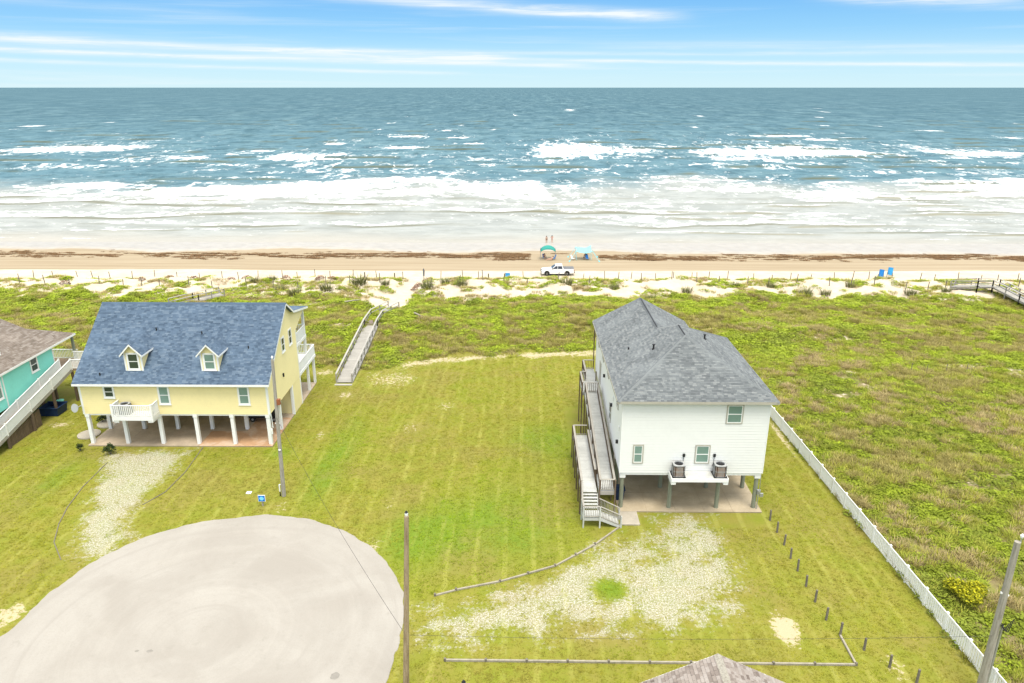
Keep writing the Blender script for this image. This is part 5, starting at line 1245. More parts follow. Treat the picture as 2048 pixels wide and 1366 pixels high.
ORD = 'first second third fourth fifth sixth seventh eighth ninth tenth eleventh twelfth thirteenth fourteenth fifteenth sixteenth seventeenth eighteenth nineteenth'.split()
TEN = {20: 'twent', 30: 'thirt', 40: 'fort', 50: 'fift'}
def nth(i):
    if i < 20: return ORD[i - 1]
    t = TEN[i // 10 * 10]; return t + 'ieth' if i % 10 == 0 else t + 'y-' + ORD[i % 10 - 1]
# single plants ------------------------------------------------------------
def plantmat(name, cols):
    m, b = newmat(name); f = attr('tint').outputs['Fac']
    setc(b.inputs['Base Color'], mixc(f, cols[0], cols[1])); b.inputs['Roughness'].default_value = .75; b.inputs['Specular IOR Level'].default_value = .15; MATS[name] = m
plantmat('dark_leaf', ((.012, .022, .008), (.055, .085, .025))); plantmat('yellow_leaf', ((.12, .14, .012), (.50, .47, .018))); plantmat('grey_green_blade', ((.10, .11, .045), (.24, .24, .11))); plantmat('rust_leaf', ((.10, .045, .03), (.24, .12, .07)))
def bush(name, label, px, py, rad, h, n, size, mat, zz_=None, seed=1):
    c_ = W(px, py); z0 = float(gz(c_[0], c_[1])); t = thing(name, label, 'bush', (c_[0], c_[1], z0)); r_ = random.Random(seed); m_ = MB()
    for i in range(n):
        a, b_ = r_.uniform(0, 6.283), math.acos(r_.uniform(-.2, 1)); q = r_.uniform(.55, 1.0) * (1 + .25 * math.sin(3 * a + seed))
        p = np.array([c_[0] + rad * q * math.sin(b_) * math.cos(a), c_[1] + rad * q * math.sin(b_) * math.sin(a), z0 + h * .5 + h * .5 * q * math.cos(b_)])
        u = np.array([r_.gauss(0, 1), r_.gauss(0, 1), r_.gauss(0, .6)]); u /= np.linalg.norm(u); v = np.cross(u, [r_.gauss(0, 1), r_.gauss(0, 1), 1]); v /= np.linalg.norm(v); s_ = size * r_.uniform(.6, 1.3)
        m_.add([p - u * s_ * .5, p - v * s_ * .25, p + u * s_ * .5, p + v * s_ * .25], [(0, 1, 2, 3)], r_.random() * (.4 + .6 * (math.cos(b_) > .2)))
    m_.build('foliage', MATS[mat], t)
    m_ = MB()
    for i in range(6):
        a = i * 1.05; m_.cyl((c_[0], c_[1], z0 - .05), (c_[0] + rad * .5 * math.cos(a), c_[1] + rad * .5 * math.sin(a), z0 + h * .6), .03, .012, 5)
    m_.build('stems', MATS['old_post'], t); return t
bush('bush', 'larger dark green round shrub in front of the yellow house pad', 221, 908, .52, .95, 520, .16, 'dark_leaf', seed=2)
bush('bush', 'smaller dark green shrub at the corner of the yellow house pad', 161, 902, .30, .75, 260, .14, 'dark_leaf', seed=5)
bush('bush', 'bright yellow green bush in the wild field beside the picket fence', 1930, 1200, 1.15, 1.0, 2600, .20, 'yellow_leaf', seed=7)
bush('bush', 'low dark plant beside the post under the yellow house', 208, 846, .5, .9, 260, .2, 'dark_leaf', seed=9)
bm = blade_mesh('c', 130, .75, 1.15, .06, .75, 77); first = None
for k_, (px, py, s_) in enumerate(sorted(((1133, 577, 1.25), (720, 578, 1.5), (655, 588, 1.3), (590, 590, 1.2), (855, 588, 1.25), (925, 578, 1.1), (890, 570, 1.0), (560, 583, 1.0), (1228, 582, .9), (1375, 585, 1.0), (1540, 575, .8), (1610, 596, 1.3), (1650, 590, 1.0), (1700, 582, 1.0), (1820, 590, 1.1), (510, 565, 1.0), (545, 563, .9), (770, 578, .9), (1890, 588, .9), (1470, 580, .8), (1300, 600, .9)))):
    c_ = W(px, py, .4); p = (c_[0], c_[1], float(gz(c_[0], c_[1])) - .05)
    if first is None:
        o_ = bm.build('grass_clump', MATS['grey_green_blade']); first = tag(o_, '', 'grass clump', 'grass clumps on the sand dunes')
    else: o_ = first.copy(); COL.objects.link(o_)
    o_['label'] = 'grey green grass clump on the sand dunes, %s clump from the left' % nth(k_ + 1)
    o_.location = p; o_.rotation_euler = (0, 0, k_ * 1.3); o_.scale = (s_, s_, s_ * .9)
rb = leaf_mesh(150, 1.0, .8, .28, 5); first = None
for k_, (px, py, s_) in enumerate(sorted(((388, 556, 1.3), (405, 558, 1.0), (460, 558, 1.1), (495, 560, 1.0), (573, 560, 1.2), (640, 565, 1.0), (665, 563, .9), (836, 572, 1.1), (830, 580, 1.0), (858, 560, 1.2), (1952, 549, .9), (340, 563, .9), (130, 572, 1.0), (285, 566, .9)))):
    c_ = W(px, py, .2); p = (c_[0], c_[1], float(gz(c_[0], c_[1])) - .05)
    if first is None: o_ = rb.build('rusty_shrub', MATS['rust_leaf']); first = tag(o_, '', 'shrub', 'reddish shrubs along the beach edge')
    else: o_ = first.copy(); COL.objects.link(o_)
    o_['label'] = 'low reddish brown shrub at the top of the beach, %s from the left' % nth(k_ + 1)
    o_.location = p; o_.rotation_euler = (0, 0, k_ * 2.1); o_.scale = (s_, s_ * .7, s_ * .8)

# ------------------------------------------------------------------ dune fence posts
pm = MB(); pm.cyl((0, 0, -.15), (.0, 0, 1.0), .075, .06, 7); pm.cyl((0, 0, 1.0), (0, 0, 1.03), .06, .04, 7); first = None; rowc = {}
def dpost(x, y, s_=1.0):
    global first
    if first is None: o_ = pm.build('dune_post', MATS['old_post']); first = tag(o_, 'thin weathered post standing in the sand of the dune fence', 'post', 'thin posts of the dune fence')
    else: o_ = first.copy(); COL.objects.link(o_)
    rn_ = 'seaward' if y > 118 else 'landward'; rowc[rn_] = rowc.get(rn_, 0) + 1
    o_['label'] = 'thin dune fence post, %s from the left in the %s row' % (nth(rowc[rn_]), rn_)
    o_.location = (x, y, float(gz(x, y))); o_.rotation_euler = (random.uniform(-.09, .09), random.uniform(-.09, .09), random.uniform(0, 6)); o_.scale = (1, 1, s_)
x = -85.0
while x < 85:
    yy_ = 121.6 + 1.2 * math.sin(x * .06)
    if abs(x + 17.5) > 2.2: dpost(x, yy_ + random.uniform(-.4, .4), random.uniform(1.1, 1.75))
    x += random.uniform(2.6, 4.6)
x = -81.0
while x < 81:
    yy_ = 114.2 + 1.5 * math.sin(x * .05 + 1)
    if abs(x + 18) > 2.2: dpost(x, yy_ + random.uniform(-.6, .6), random.uniform(1.1, 1.75))
    x += random.uniform(3.0, 5.2)
for kf, (px, py) in enumerate(((1822, 742), (1853, 745), (1892, 744), (1933, 742))):
    c_ = W(px, py, .2); m_ = MB(); m_.cyl((c_[0], c_[1], -.1), (c_[0], c_[1], 1.2), .04, .035, 6); tag(m_.build('field_post', MATS['old_post']), 'thin dark post in the wild dune field, %s of four from the left' % nth(kf + 1), 'post', 'thin posts in the dune field')

# ------------------------------------------------------------------ boardwalks
def boardwalk(label, path, width, mat, pitch, rail_l=True, rail_r=True, h=1.0, braces=False, post_every=1.9, gate=None, planked=True):
    path = [np.array(p, float) for p in path]; t = thing('boardwalk', label, 'boardwalk', path[0])
    for a, b_ in zip(path[:-1], path[1:]): planks(t, a, b_, width, pitch, mat)
    def side(sg):
        out = []
        for i, p in enumerate(path):
            d = (path[min(i + 1, len(path) - 1)] - path[max(i - 1, 0)]); d[2] = 0; d /= np.linalg.norm(d); out.append(p + np.array([d[1], -d[0], 0]) * sg * (width / 2 - .06))
        return out
    m_ = MB()
    for sg in (-1, 1):
        q = side(sg)
        for a, b_ in zip(q[:-1], q[1:]): m_.bar(a - UZ * .18, b_ - UZ * .18, .05, .24)
    m_.build('joist_frame', MATS['grey_wood'], t)
    for sg, on in ((-1, rail_l), (1, rail_r)):
        q = side(sg)
        for a, b_ in zip(q[:-1], q[1:]):
            if on: railing(t, a, b_, h, 'boardwalk_wood', balus=False, mids=(.5,), tw=.2, th=.06)
            L_ = np.linalg.norm(b_ - a); n = max(1, int(L_ / post_every))
            for k_ in range(n + 1):
                c_ = a + (b_ - a) * k_ / n; zg = float(gz(c_[0], c_[1]))
                m_ = MB(); m_.box(c_[0] - .065, c_[0] + .065, c_[1] - .065, c_[1] + .065, zg - .1, c_[2] + h - .03); m_.build('post', MATS['grey_wood'], t)
                if braces and k_ < n and sg < 0:
                    d2 = a + (b_ - a) * (k_ + 1) / n; m_ = MB(); m_.bar((c_[0], c_[1], c_[2] - .3), (d2[0], d2[1], float(gz(d2[0], d2[1])) + .1), .05, .1); m_.build('brace', MATS['grey_wood'], t)
    return t
pA = np.array([*W(688, 766)[:2], .10]); pA[0] = -19.35
bw = boardwalk('grey plank boardwalk leading from the lawn to the sand path', [pA, (-19.75, 92.0, .95), (-19.7, 96.2, .95), (-18.2, 101.0, .75)], 1.85, 'boardwalk_wood', .27)
m_ = MB(); m_.box(-20.3, -18.4, 73.72, 74.1, 0, .06); m_.build('step', MATS['boardwalk_wood'], bw)
m_ = MB(); m_.bar((-20.6, 92.3, 1.1), (-18.9, 92.3, 1.1), .05, .05); m_.bar((-20.6, 92.3, 1.75), (-20.6, 92.3, .95), .05, .05); m_.bar((-18.9, 92.3, 1.75), (-19.7, 92.3, 1.1), .04, .05); m_.bar((-20.55, 92.3, 1.75), (-19.7, 92.3, 1.1), .04, .05); m_.build('gate', MATS['grey_wood'], bw)
m_ = MB(); m_.box(-20.0, -19.5, 92.26, 92.29, 1.25, 1.65); m_.build('notice_board', MATS['faded_pink'], bw)
boardwalk('boardwalk with brown railings on the dune behind the yellow house', [W(345, 612, .8), W(392, 600, .8), W(444, 588, .9)], 1.8, 'grey_wood', .3, post_every=2.0)
boardwalk('braced boardwalk descending the dune at the right edge', [np.array([68.5, 112.2, 1.3]), W(1955, 571, 2.1), W(1992, 572, 2.1), W(2048, 600, 1.7), W(2120, 632, 1.2)], 1.7, 'boardwalk_wood', .3, braces=True, post_every=2.1)
for px, py, qx, qy, lb in ((690, 613, 720, 609, 'pale driftwood log lying in the dunes left of the boardwalk'), (829, 633, 841, 642, 'short pale driftwood log lying right of the boardwalk')):
    a, b_ = W(px, py, .7), W(qx, qy, .7); a[2] = float(gz(a[0], a[1])) + .3; b_[2] = float(gz(b_[0], b_[1])) + .35; m_ = MB(); m_.cyl(a, (a + b_) / 2 + UZ * .03, .13, .11, 8); m_.cyl((a + b_) / 2 + UZ * .03, b_, .11, .07, 8); tag(m_.build('driftwood_log', MATS['driftwood']), lb, 'log')

# ------------------------------------------------------------------ beach: barrels, sign, truck, shades, people
def barrel(label, px, py, zg, mat, tilt, legs):
    c_ = W(px, py, zg); z0 = float(gz(c_[0], c_[1])); t = thing('trash_barrel', label, 'barrel', (c_[0], c_[1], z0)); lift = .55 if legs else .0; m_ = MB(); b_ = np.array([c_[0], c_[1], z0 + lift]); d = np.array([tilt, .05, 1.0]); d /= np.linalg.norm(d)
    prof = ((0, .36), (.02, .40), (.38, .41), (.41, .43), (.44, .41), (.78, .41), (.81, .43), (.84, .41), (1.18, .40), (1.22, .42), (1.26, .42))
    for (h0, r0), (h1, r1) in zip(prof[:-1], prof[1:]): m_.cyl(b_ + d * h0, b_ + d * h1, r0, r1, 16, False)
    m_.cyl(b_ + d * 1.1, b_ + d * 1.12, .40, .40, 16); m_.build('drum', MATS[mat], t)
    m_ = MB(); m_.cyl(b_ + d * 1.13, b_ + d * 1.15, .385, .385, 16); m_.build('opening', MATS['black_metal'], t)
    m_ = MB()
    for s_ in (-1, 1): m_.box(c_[0] + s_ * .46 - .05, c_[0] + s_ * .46 + .05, c_[1] - .05, c_[1] + .05, z0 - .2, z0 + lift + .5)
    m_.bar((c_[0] - .5, c_[1] - .46, z0 + lift - .03), (c_[0] + .5, c_[1] - .46, z0 + lift - .03), .06, .1); m_.build('stand', MATS['driftwood'], t)
barrel('blue trash barrel left of the white pickup at the dune edge', 1015, 557, -.4, 'light_blue_plastic', .05, False)
barrel('lower darker blue trash barrel of the pair on the right beach', 1762, 549, -.6, 'blue_plastic', .09, False)
barrel('raised lighter blue trash barrel of the pair on the right beach', 1779, 551, -.6, 'light_blue_plastic', .07, True)
c_ = W(848, 561, -.4); z0 = float(gz(c_[0], c_[1])); t = thing('beach_marker', 'tall thin sign post with a narrow grey panel at the end of the sand path', 'sign', (c_[0], c_[1], z0))
m_ = MB(); m_.box(c_[0] - .05, c_[0] + .05, c_[1] - .05, c_[1] + .05, z0, z0 + 2.2); m_.build('post', MATS['old_post'], t)
m_ = MB(); m_.prism([(c_[0] - .14, c_[1] - .09, z0 + 1.0), (c_[0] + .14, c_[1] - .09, z0 + 1.0), (c_[0] + .2, c_[1] - .09, z0 + 1.9), (c_[0] + .05, c_[1] - .09, z0 + 2.35), (c_[0] - .12, c_[1] - .09, z0 + 2.2)], (0, 1, 0), .035); m_.build('panel', MATS['tonneau'], t)
for px, py, w_, wl_ in ((731, 573, .5, 'left of the sand path'), (790, 566, .5, 'close beside the sand path'), (977, 560, .7, 'beside the blue barrel')):
    c_ = W(px, py, -.3); z0 = float(gz(c_[0], c_[1])); m_ = MB(); m_.cyl((c_[0], c_[1], z0 - .2), (c_[0], c_[1], z0 + 1.15), .12, .11, 9); m_.cyl((c_[0], c_[1], z0 + 1.15), (c_[0], c_[1], z0 + 1.2), .11, .07, 9); tag(m_.build('stout_post', MATS['old_post']), 'stout dark post at the beach end of the dunes, ' + wl_, 'post', 'stout posts at the beach edge')

TX, TY, TZ = 3.92, 127.15, -1.0
tk = thing('pickup_truck', 'white crew cab pickup truck with grey bed cover parked on the beach', 'pickup truck', (TX + 2.95, TY + 1.0, TZ))
def side_prism(P_, y0, y1, name, mat, parent=tk): 
    m_ = MB(); m_.prism([(TX + a, TY + y0, TZ + c) for a, c in P_], (0, 1, 0), y1 - y0); return m_.build(name, MATS[mat], parent)
arch = lambda xc: [(xc + .50 * math.cos(t), .46 + .50 * math.sin(t)) for t in np.linspace(math.pi, 0, 9)]
low = [(.05, .55), (.10, .42)] + [(.52, .42)] + arch(1.03) + [(1.54, .40), (4.12, .42)] + arch(4.63) + [(5.2, .46), (5.80, .55)]
body_p = low + [(5.86, .75), (5.86, 1.27), (3.95, 1.25), (3.95, 1.22), (1.85, 1.18), (.75, 1.10), (.18, 1.02), (.06, .85)]
bod = side_prism(body_p, 0, 2.0, 'body', 'truck_paint')
m_ = MB(); k_ = lambda a, c, ins: [(TX + a, TY + ins, TZ + c), (TX + a, TY + 2.0 - ins, TZ + c)]
rows_ = [k_(1.75, 1.19, .06), k_(2.55, 1.83, .24), k_(3.75, 1.86, .24), k_(3.98, 1.25, .06)]
V = [p for r__ in rows_ for p in r__]; m_.add(V, [(0, 1, 3, 2), (2, 3, 5, 4), (4, 5, 7, 6), (0, 2, 4, 6), (7, 5, 3, 1), (6, 7, 1, 0)]); cab = m_.build('cab', MATS['truck_paint'], tk)
def sidewin(a0, a1, b0, b1, name='side_window'):
    for s_ in (0, 1):
        f_ = lambda c: .06 + (c - 1.22) / (1.84 - 1.22) * .18
        P_ = [(a0, 1.26), (a1, 1.26), (b1, 1.76), (b0, 1.76)]; m_ = MB(); q = [(TX + a, (TY + f_(c) - .012) if s_ == 0 else (TY + 2 - f_(c) + .012), TZ + c) for a, c in P_]
        m_.prism(q, (0, 1 if s_ == 0 else -1, 0), .008); m_.build(name, MATS['car_glass'], cab)
sidewin(2.02, 2.90, 2.58, 2.93); sidewin(2.98, 3.82, 2.98, 3.70)
m_ = MB(); m_.prism([(TX + 1.86, TY + .16, TZ + 1.29), (TX + 1.86, TY + 1.84, TZ + 1.29), (TX + 2.49, TY + 1.72, TZ + 1.79), (TX + 2.49, TY + .28, TZ + 1.79)], (-.6, 0, .75), .015); m_.build('windscreen', MATS['car_glass'], cab)
m_ = MB(); m_.prism([(TX + 3.97, TY + .2, TZ + 1.33), (TX + 3.97, TY + 1.8, TZ + 1.33), (TX + 3.82, TY + 1.7, TZ + 1.75), (TX + 3.82, TY + .3, TZ + 1.75)], (.9, 0, .3), .012); m_.build('rear_window', MATS['car_glass'], cab)
m_ = MB(); m_.box(TX + 4.02, TX + 5.84, TY + .06, TY + 1.94, TZ + 1.272, TZ + 1.32); m_.build('bed_cover', MATS['tonneau'], tk)
m_ = MB(); m_.box(TX + 5.865, TX + 6.0, TY + .05, TY + 1.95, TZ + .5, TZ + .72); m_.build('rear_bumper', MATS['dark_trim'], tk)
m_ = MB(); m_.prism([(TX + .03, TY + .05, TZ + .45), (TX - .08, TY + .05, TZ + .5), (TX - .06, TY + .05, TZ + .72), (TX + .04, TY + .05, TZ + .74)], (0, 1, 0), 1.9); m_.build('front_bumper', MATS['dark_trim'], tk)
m_ = MB(); m_.box(TX + .0, TX + .055, TY + .4, TY + 1.6, TZ + .78, TZ + 1.0); m_.build('grille', MATS['dark_trim'], tk)
for y0 in (.04, 1.62):
    m_ = MB(); m_.box(TX + .02, TX + .22, TY + y0 - .05, TY + y0 + .34, TZ + .84, TZ + .98); m_.build('headlight', MATS['lamp_glass'], tk)
    m_ = MB(); m_.box(TX + 5.80, TX + 5.88, TY + y0 - .05 + (.0 if y0 < 1 else .25), TY + y0 + .12 + (0 if y0 < 1 else .25), TZ + .82, TZ + 1.2); m_.build('tail_light', MATS['red_lamp'], tk)
for xw in (1.03, 4.63):
    for yw, s_ in ((-.02, 1), (1.74, -1)):
        m_ = MB(); m_.cyl((TX + xw, TY + yw, TZ + .41), (TX + xw, TY + yw + .28, TZ + .41), .41, n=20); wo_ = m_.build('wheel', MATS['rubber'], tk)
        m_ = MB(); yy_ = yw - .008 if s_ > 0 else yw + .28
        for a in range(6): m_.bar((TX + xw, TY + yy_, TZ + .41), (TX + xw + .24 * math.cos(a * 1.047), TY + yy_, TZ + .41 + .24 * math.sin(a * 1.047)), .02, .07, (0, 1, 0))
        m_.cyl((TX + xw, TY + yy_ - .004, TZ + .41), (TX + xw, TY + yy_ + .01, TZ + .41), .08, n=10); m_.build('rim', MATS['galvanised'], wo_)
for s_ in (-.14, 2.0):
    m_ = MB(); m_.box(TX + 1.98, TX + 2.1, TY + s_ - .05, TY + s_ + .17, TZ + 1.24, TZ + 1.42); m_.build('mirror', MATS['dark_trim'], tk)
m_ = MB()
for xh in (2.75, 3.7): m_.box(TX + xh, TX + xh + .16, TY - .025, TY - .003, TZ + 1.06, TZ + 1.10)
m_.build('door_handles', MATS['dark_trim'], tk)
m_ = MB(); m_.box(TX + 1.6, TX + 4.05, TY + .12, TY + .3, TZ + .33, TZ + .40); m_.build('running_board', MATS['dark_trim'], tk)
m_ = MB(); m_.box(TX + .5, TX + 5.4, TY + .45, TY + 1.55, TZ + .36, TZ + .47); m_.build('chassis', MATS['dark_trim'], tk)

def person(label, loc, J, skinm, clothes, rz=0.0, hairlen=.0):
    """one continuous skinned body posed by joints J (metres, facing -Y), clothes and hair as children"""
    t = thing('person', label, 'person', loc); t.rotation_euler = (0, 0, rz)
    names, edges, rad = [], [], {}
    def chain(*c):
        for a, b_ in zip(c[:-1], c[1:]): edges.append((a, b_))
    J = dict(J)
    up = lambda a, b_, f_: tuple(np.array(J[a]) * (1 - f_) + np.array(J[b_]) * f_)
    J['waist'] = up('hip', 'chest', .45)
    for s_ in 'lr':
        J['foot' + s_] = J.get('foot' + s_, tuple(np.array(J['ank' + s_]) + (0, -.17, -.05)))
        d = np.array(J['wri' + s_]) - np.array(J['elb' + s_]); d /= np.linalg.norm(d); sd2 = np.cross(d, (0, 1, .2)); sd2 /= np.linalg.norm(sd2)
        J['palm' + s_] = tuple(np.array(J['wri' + s_]) + d * .08)
        for k_, (ln, of) in enumerate(((.085, .03), (.095, .01), (.088, -.01), (.07, -.03))): J['fin%d%s' % (k_, s_)] = tuple(np.array(J['palm' + s_]) + d * ln + sd2 * of * 1.2)
        J['thumb' + s_] = tuple(np.array(J['wri' + s_]) + d * .06 + sd2 * .06)
        chain('hip', 'hj' + s_, 'knee' + s_, 'ank' + s_, 'foot' + s_); chain('chest', 'sh' + s_, 'elb' + s_, 'wri' + s_, 'palm' + s_)
        for k_ in range(4): chain('palm' + s_, 'fin%d%s' % (k_, s_))
        chain('wri' + s_, 'thumb' + s_)
    chain('hip', 'waist', 'chest', 'neck', 'head', 'crown')
    R_ = dict(hip=.135, waist=.12, chest=.14, neck=.055, head=.095, crown=.075)
    for s_ in 'lr':
        R_.update({'hj' + s_: .095, 'knee' + s_: .06, 'ank' + s_: .04, 'foot' + s_: .035, 'sh' + s_: .06, 'elb' + s_: .042, 'wri' + s_: .028, 'palm' + s_: .030, 'thumb' + s_: .010})
        for k_ in range(4): R_['fin%d%s' % (k_, s_)] = .009
    order = ['hip'] + [k_ for k_ in R_ if k_ != 'hip']
    def skinmesh(name, keys, scale, mat, add=0.0):
        me = bpy.data.meshes.new(name); idx = {k_: i for i, k_ in enumerate(keys)}
        me.from_pydata([tuple(J[k_]) for k_ in keys], [(idx[a], idx[b_]) for a, b_ in edges if a in idx and b_ in idx], []); o_ = bpy.data.objects.new(name, me); COL.objects.link(o_); o_.parent = t
        md = o_.modifiers.new('skin', 'SKIN'); md.use_smooth_shade = True
        for i, k_ in enumerate(keys):
            q = me.skin_vertices[0].data[i]; r_ = R_[k_] * scale + add; q.radius = (r_, r_); q.use_root = (i == 0)
        o_.modifiers.new('sub', 'SUBSURF').levels = 2; o_.modifiers['sub'].render_levels = 2; me.materials.append(MATS[mat]); return o_
    skinmesh('body', order, 1.0, skinm)
    for nm, keys, mat in clothes: skinmesh(nm, keys, 1.0, mat, .014)
    h_ = np.array(J['head']); cw = np.array(J['crown']); m_ = MB(); ax = (cw - h_) / np.linalg.norm(cw - h_); off = np.array(t.location)
    for i in range(5):
        a0, a1 = i / 5 * 1.6, (i + 1) / 5 * 1.6; m_.cyl(h_ + ax * .12 * math.cos(a1) + UY * .025 + off, h_ + ax * .12 * math.cos(a0) + UY * .025 + off, .115 * math.sin(a1) + .004, .115 * math.sin(a0) + .004, 12, False)
    if hairlen: m_.cyl(h_ + UY * .06 + off, h_ + UY * .09 - UZ * hairlen + off, .085, .05, 10)
    m_.build('hair', MATS['hair'], t)
    m_ = MB(); fwd = np.array((0, -1, 0)); q = h_ + fwd * .095 + off
    m_.prism([q + (-.014, 0, -.03), q + (.014, 0, -.03), q + (0, .0, .025)], (0, -1, 0), .022); m_.build('nose', MATS[skinm], t)
    m_ = MB()
    for s_ in (-1, 1): m_.box(q[0] + s_ * .034 - .013, q[0] + s_ * .034 + .013, q[1] - .010, q[1] + .012, q[2] + .018, q[2] + .032)
    m_.box(q[0] - .024, q[0] + .024, q[1] - .006, q[1] + .014, q[2] - .062, q[2] - .05); m_.build('face_features', MATS['hair'], t, 'stuff')
    m_ = MB()
    for s_ in (-1, 1): m_.box(h_[0] + off[0] + s_ * .1 - .012, h_[0] + off[0] + s_ * .1 + .012, h_[1] + off[1] - .01, h_[1] + off[1] + .03, h_[2] + off[2] - .03, h_[2] + off[2] + .03)
    m_.build('ears', MATS[skinm], t, 'stuff')
    return t
stand = dict(hip=(0, 0, .95), chest=(0, .0, 1.36), neck=(0, .01, 1.50), head=(0, -.01, 1.62), crown=(0, 0, 1.72), hjl=(-.10, 0, .90), hjr=(.10, 0, .90), kneel=(-.11, -.02, .50), kneer=(.11, -.02, .50), ankl=(-.11, .02, .09), ankr=(.12, .02, .09),
             shl=(-.19, 0, 1.43), shr=(.19, 0, 1.43), elbl=(-.26, .02, 1.14), elbr=(.26, .02, 1.14), wril=(-.25, -.08, .90), wrir=(.25, -.08, .90))
s2_ = dict(stand); s2_.update(elbr=(.36, .06, 1.20), wrir=(.17, -.12, 1.06), elbl=(-.30, -.1, 1.24), wril=(-.16, -.22, 1.40))
sit = dict(hip=(0, 0, .42), chest=(0, .08, .82), neck=(0, .07, .97), head=(0, .03, 1.09), crown=(0, .05, 1.19), hjl=(-.10, -.03, .42), hjr=(.10, -.03, .42), kneel=(-.14, -.45, .48), kneer=(.14, -.45, .50), ankl=(-.14, -.55, .10), ankr=(.14, -.58, .10),
           shl=(-.19, .07, .90), shr=(.19, .07, .90), elbl=(-.27, -.05, .65), elbr=(.27, -.05, .65), wril=(-.18, -.28, .56), wrir=(.18, -.28, .56))
recl = dict(hip=(0, 0, .22), chest=(0, .34, .48), neck=(0, .44, .62), head=(0, .47, .75), crown=(0, .50, .85), hjl=(-.10, -.03, .2), hjr=(.10, -.03, .2), kneel=(-.13, -.42, .38), kneer=(.13, -.45, .22), ankl=(-.13, -.78, .10), ankr=(.13, -.88, .10),
            shl=(-.19, .36, .55), shr=(.19, .36, .55), elbl=(-.27, .30, .28), elbr=(.28, .30, .28), wril=(-.22, .10, .14), wrir=(.24, .06, .14))
top_ = ('shirt', ['waist', 'chest', 'shl', 'shr'], 'white_cloth'); shorts = ('shorts', ['hip', 'waist', 'hjl', 'hjr', 'kneel', 'kneer'], 'black_cloth')
c_ = W(1093, 487, -1.6); person('person in white top and black shorts standing in the shallow water', (c_[0], c_[1], -1.62), stand, 'skin_tan', [('shirt', ['waist', 'chest', 'shl', 'shr'], 'white_cloth'), ('shorts', ['hip', 'waist', 'hjl', 'hjr'], 'black_cloth')], math.pi + .3)
c_ = W(1104, 486, -1.6); person('person in pink swimwear standing in the shallow water with bent arm', (c_[0], c_[1], -1.62), s2_, 'skin', [('swimsuit', ['hip', 'waist', 'chest', 'hjl', 'hjr'], 'pink_cloth')], math.pi - .6, .25)
def chair(label, x, y, rz, mat):
    z0 = float(gz(x, y)); t = thing('beach_chair', label, 'beach chair', (x, y, z0)); o_ = np.array([x, y, z0]); ca, sa = math.cos(rz), math.sin(rz); T = lambda a, b_, c: o_ + np.array([a * ca - b_ * sa, a * sa + b_ * ca, c])
    m_ = MB(); m_.add([T(-.27, -.3, .30), T(.27, -.3, .30), T(.27, .22, .26), T(-.27, .22, .26), T(-.27, -.3, .33), T(.27, -.3, .33), T(.27, .22, .29), T(-.27, .22, .29)], [(3, 2, 1, 0), (4, 5, 6, 7), (0, 1, 5, 4), (1, 2, 6, 5), (2, 3, 7, 6), (3, 0, 4, 7)]); m_.build('seat', MATS[mat], t)
    m_ = MB(); m_.add([T(-.27, .22, .28), T(.27, .22, .28), T(.27, .48, .95), T(-.27, .48, .95), T(-.27, .25, .28), T(.27, .25, .28), T(.27, .51, .95), T(-.27, .51, .95)], [(3, 2, 1, 0), (4, 5, 6, 7), (0, 1, 5, 4), (1, 2, 6, 5), (2, 3, 7, 6), (3, 0, 4, 7)]); m_.build('backrest', MATS[mat], t)
    for a in (-.29, .29):
        for p, q in (((a, -.3, .31), (a, .35, 0)), ((a, .22, .28), (a, -.2, 0)), ((a, -.25, .5), (a, .3, .5)), ((a, -.28, .31), (a, -.28, .5))):
            m_ = MB(); m_.cyl(T(*p), T(*q), .015, n=6); m_.build('leg', MATS['galvanised'], t)
    return t
gy = 140.6
def pz(x, y): return float(gz(x, y))
chair('blue beach chair under the teal canopy with a seated person', 4.95, gy + .4, .4, 'blue_plastic'); person('person in dark swimwear sitting in the beach chair under the teal canopy', (4.95, gy + .35, pz(4.95, gy) - .08), sit, 'skin_tan', [('swim_shorts', ['hip', 'waist', 'hjl', 'hjr'], 'black_cloth')], .4)
chair('blue beach chair right of the seated person under the teal canopy', 6.7, gy - .3, -1.2, 'blue_plastic'); person('person reclining on the sand beside the blue chair', (6.1, gy - .9, pz(6.1, gy - .9)), recl, 'skin', [('swimsuit', ['hip', 'waist', 'hjl', 'hjr'], 'pink_cloth')], -1.3)
c0 = np.array([5.6, gy + .3, pz(5.6, gy)]); t = thing('beach_canopy', 'teal fabric canopy on thin poles over two people on the beach', 'canopy', c0); m_ = MB(); n = 8; G = []
for i in range(n + 1):
    for j in range(n + 1):
        a, b_ = i / n * 2 - 1, j / n * 2 - 1; G.append((c0[0] + a * 1.5, c0[1] + b_ * 1.3, c0[2] + 2.15 + .55 * (1 - a * a * .8) * (1 - b_ * b_ * .6) - .35 * (abs(a) ** 3) - .2 * abs(b_) ** 3))
m_.add(G, [(i * (n + 1) + j, (i + 1) * (n + 1) + j, (i + 1) * (n + 1) + j + 1, i * (n + 1) + j + 1) for i in range(n) for j in range(n)]); o_ = m_.build('cloth', MATS['teal_fabric'], t, smooth_=True); o_.modifiers.new('thick', 'SOLIDIFY').thickness = .015
for a in (-1, 1):
    for b_ in (-1, 1):
        m_ = MB(); m_.cyl((c0[0] + a * 1.45, c0[1] + b_ * 1.25, c0[2]), (c0[0] + a * 1.45, c0[1] + b_ * 1.25, c0[2] + 2.0), .025, n=6); m_.build('pole', MATS['galvanised'], t)
cb_ = np.array([12.6, gy + .3, pz(12.6, gy)]); t = thing('beach_sunshade', 'light blue stretched sunshade with guy lines on the beach', 'sunshade', cb_); m_ = MB(); G = []; n = 8
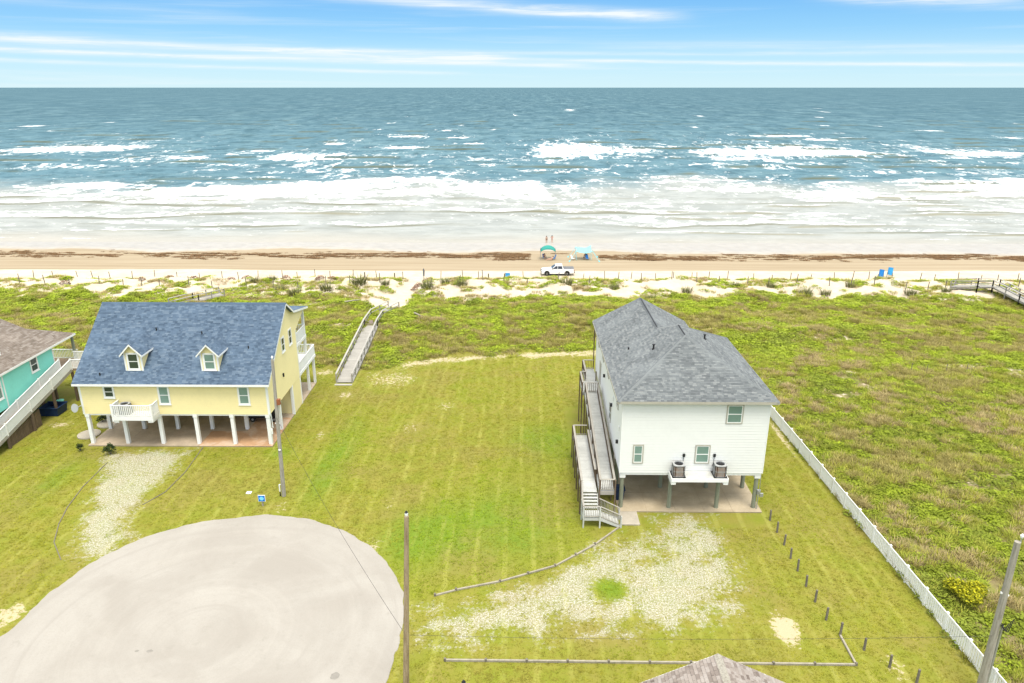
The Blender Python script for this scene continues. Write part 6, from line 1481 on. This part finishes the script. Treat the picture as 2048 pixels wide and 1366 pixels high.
for i in range(n + 1):
    for j in range(n + 1):
        a, b_ = i / n * 2 - 1, j / n * 2 - 1; G.append((cb_[0] + a * 1.55 * (1 - .08 * (1 - b_ * b_)), cb_[1] + b_ * 1.4 * (1 - .08 * (1 - a * a)), cb_[2] + 1.95 - .22 * (1 - a * a) + .25 * b_ + (.22 if a * b_ > 0 else 0) * abs(a * b_) ** 2 + .05 * math.sin(5 * a + 3 * b_)))
m_.add(G, [(i * (n + 1) + j, (i + 1) * (n + 1) + j, (i + 1) * (n + 1) + j + 1, i * (n + 1) + j + 1) for i in range(n) for j in range(n)]); o_ = m_.build('cloth', MATS['sky_fabric'], t, smooth_=True); o_.modifiers.new('thick', 'SOLIDIFY').thickness = .012
for a in (-1, 1):
    for b_ in (-1, 1):
        m_ = MB(); m_.cyl((cb_[0] + a * 1.4, cb_[1] + b_ * 1.3, cb_[2]), (cb_[0] + a * 1.52, cb_[1] + b_ * 1.38, cb_[2] + 1.95 + .22 * b_), .03, n=6); m_.build('pole', MATS['sky_fabric'], t)
        m_ = MB(); e_ = np.array([cb_[0] + a * 2.9, cb_[1] + b_ * 2.0 - .4, cb_[2]]); m_.cyl((cb_[0] + a * 1.52, cb_[1] + b_ * 1.38, cb_[2] + 1.95), e_, .03, n=5); m_.build('guy_line', MATS['sky_fabric'], t)
        m_ = MB(); m_.cyl(e_ - UZ * .05, e_ + UZ * .22, .16, .10, 8); m_.build('sand_bag', MATS['sky_fabric'], t)
chair('blue beach chair under the light blue sunshade', 13.3, gy - .5, .2, 'blue_plastic'); person('person in black top sitting on a chair under the light blue sunshade', (12.95, gy + .5, pz(12.95, gy + .5) - .05), sit, 'skin_tan', [('shirt', ['waist', 'chest', 'shl', 'shr'], 'black_cloth'), ('shorts', ['hip', 'waist', 'hjl', 'hjr', 'kneel', 'kneer'], 'white_cloth')], -.5)
chair('beach chair holding the person in the black top', 12.95, gy + .5, -.5, 'navy_plastic'); chair('pale low beach chair left of the light blue sunshade', 10.5, gy - .6, .9, 'white_cloth')
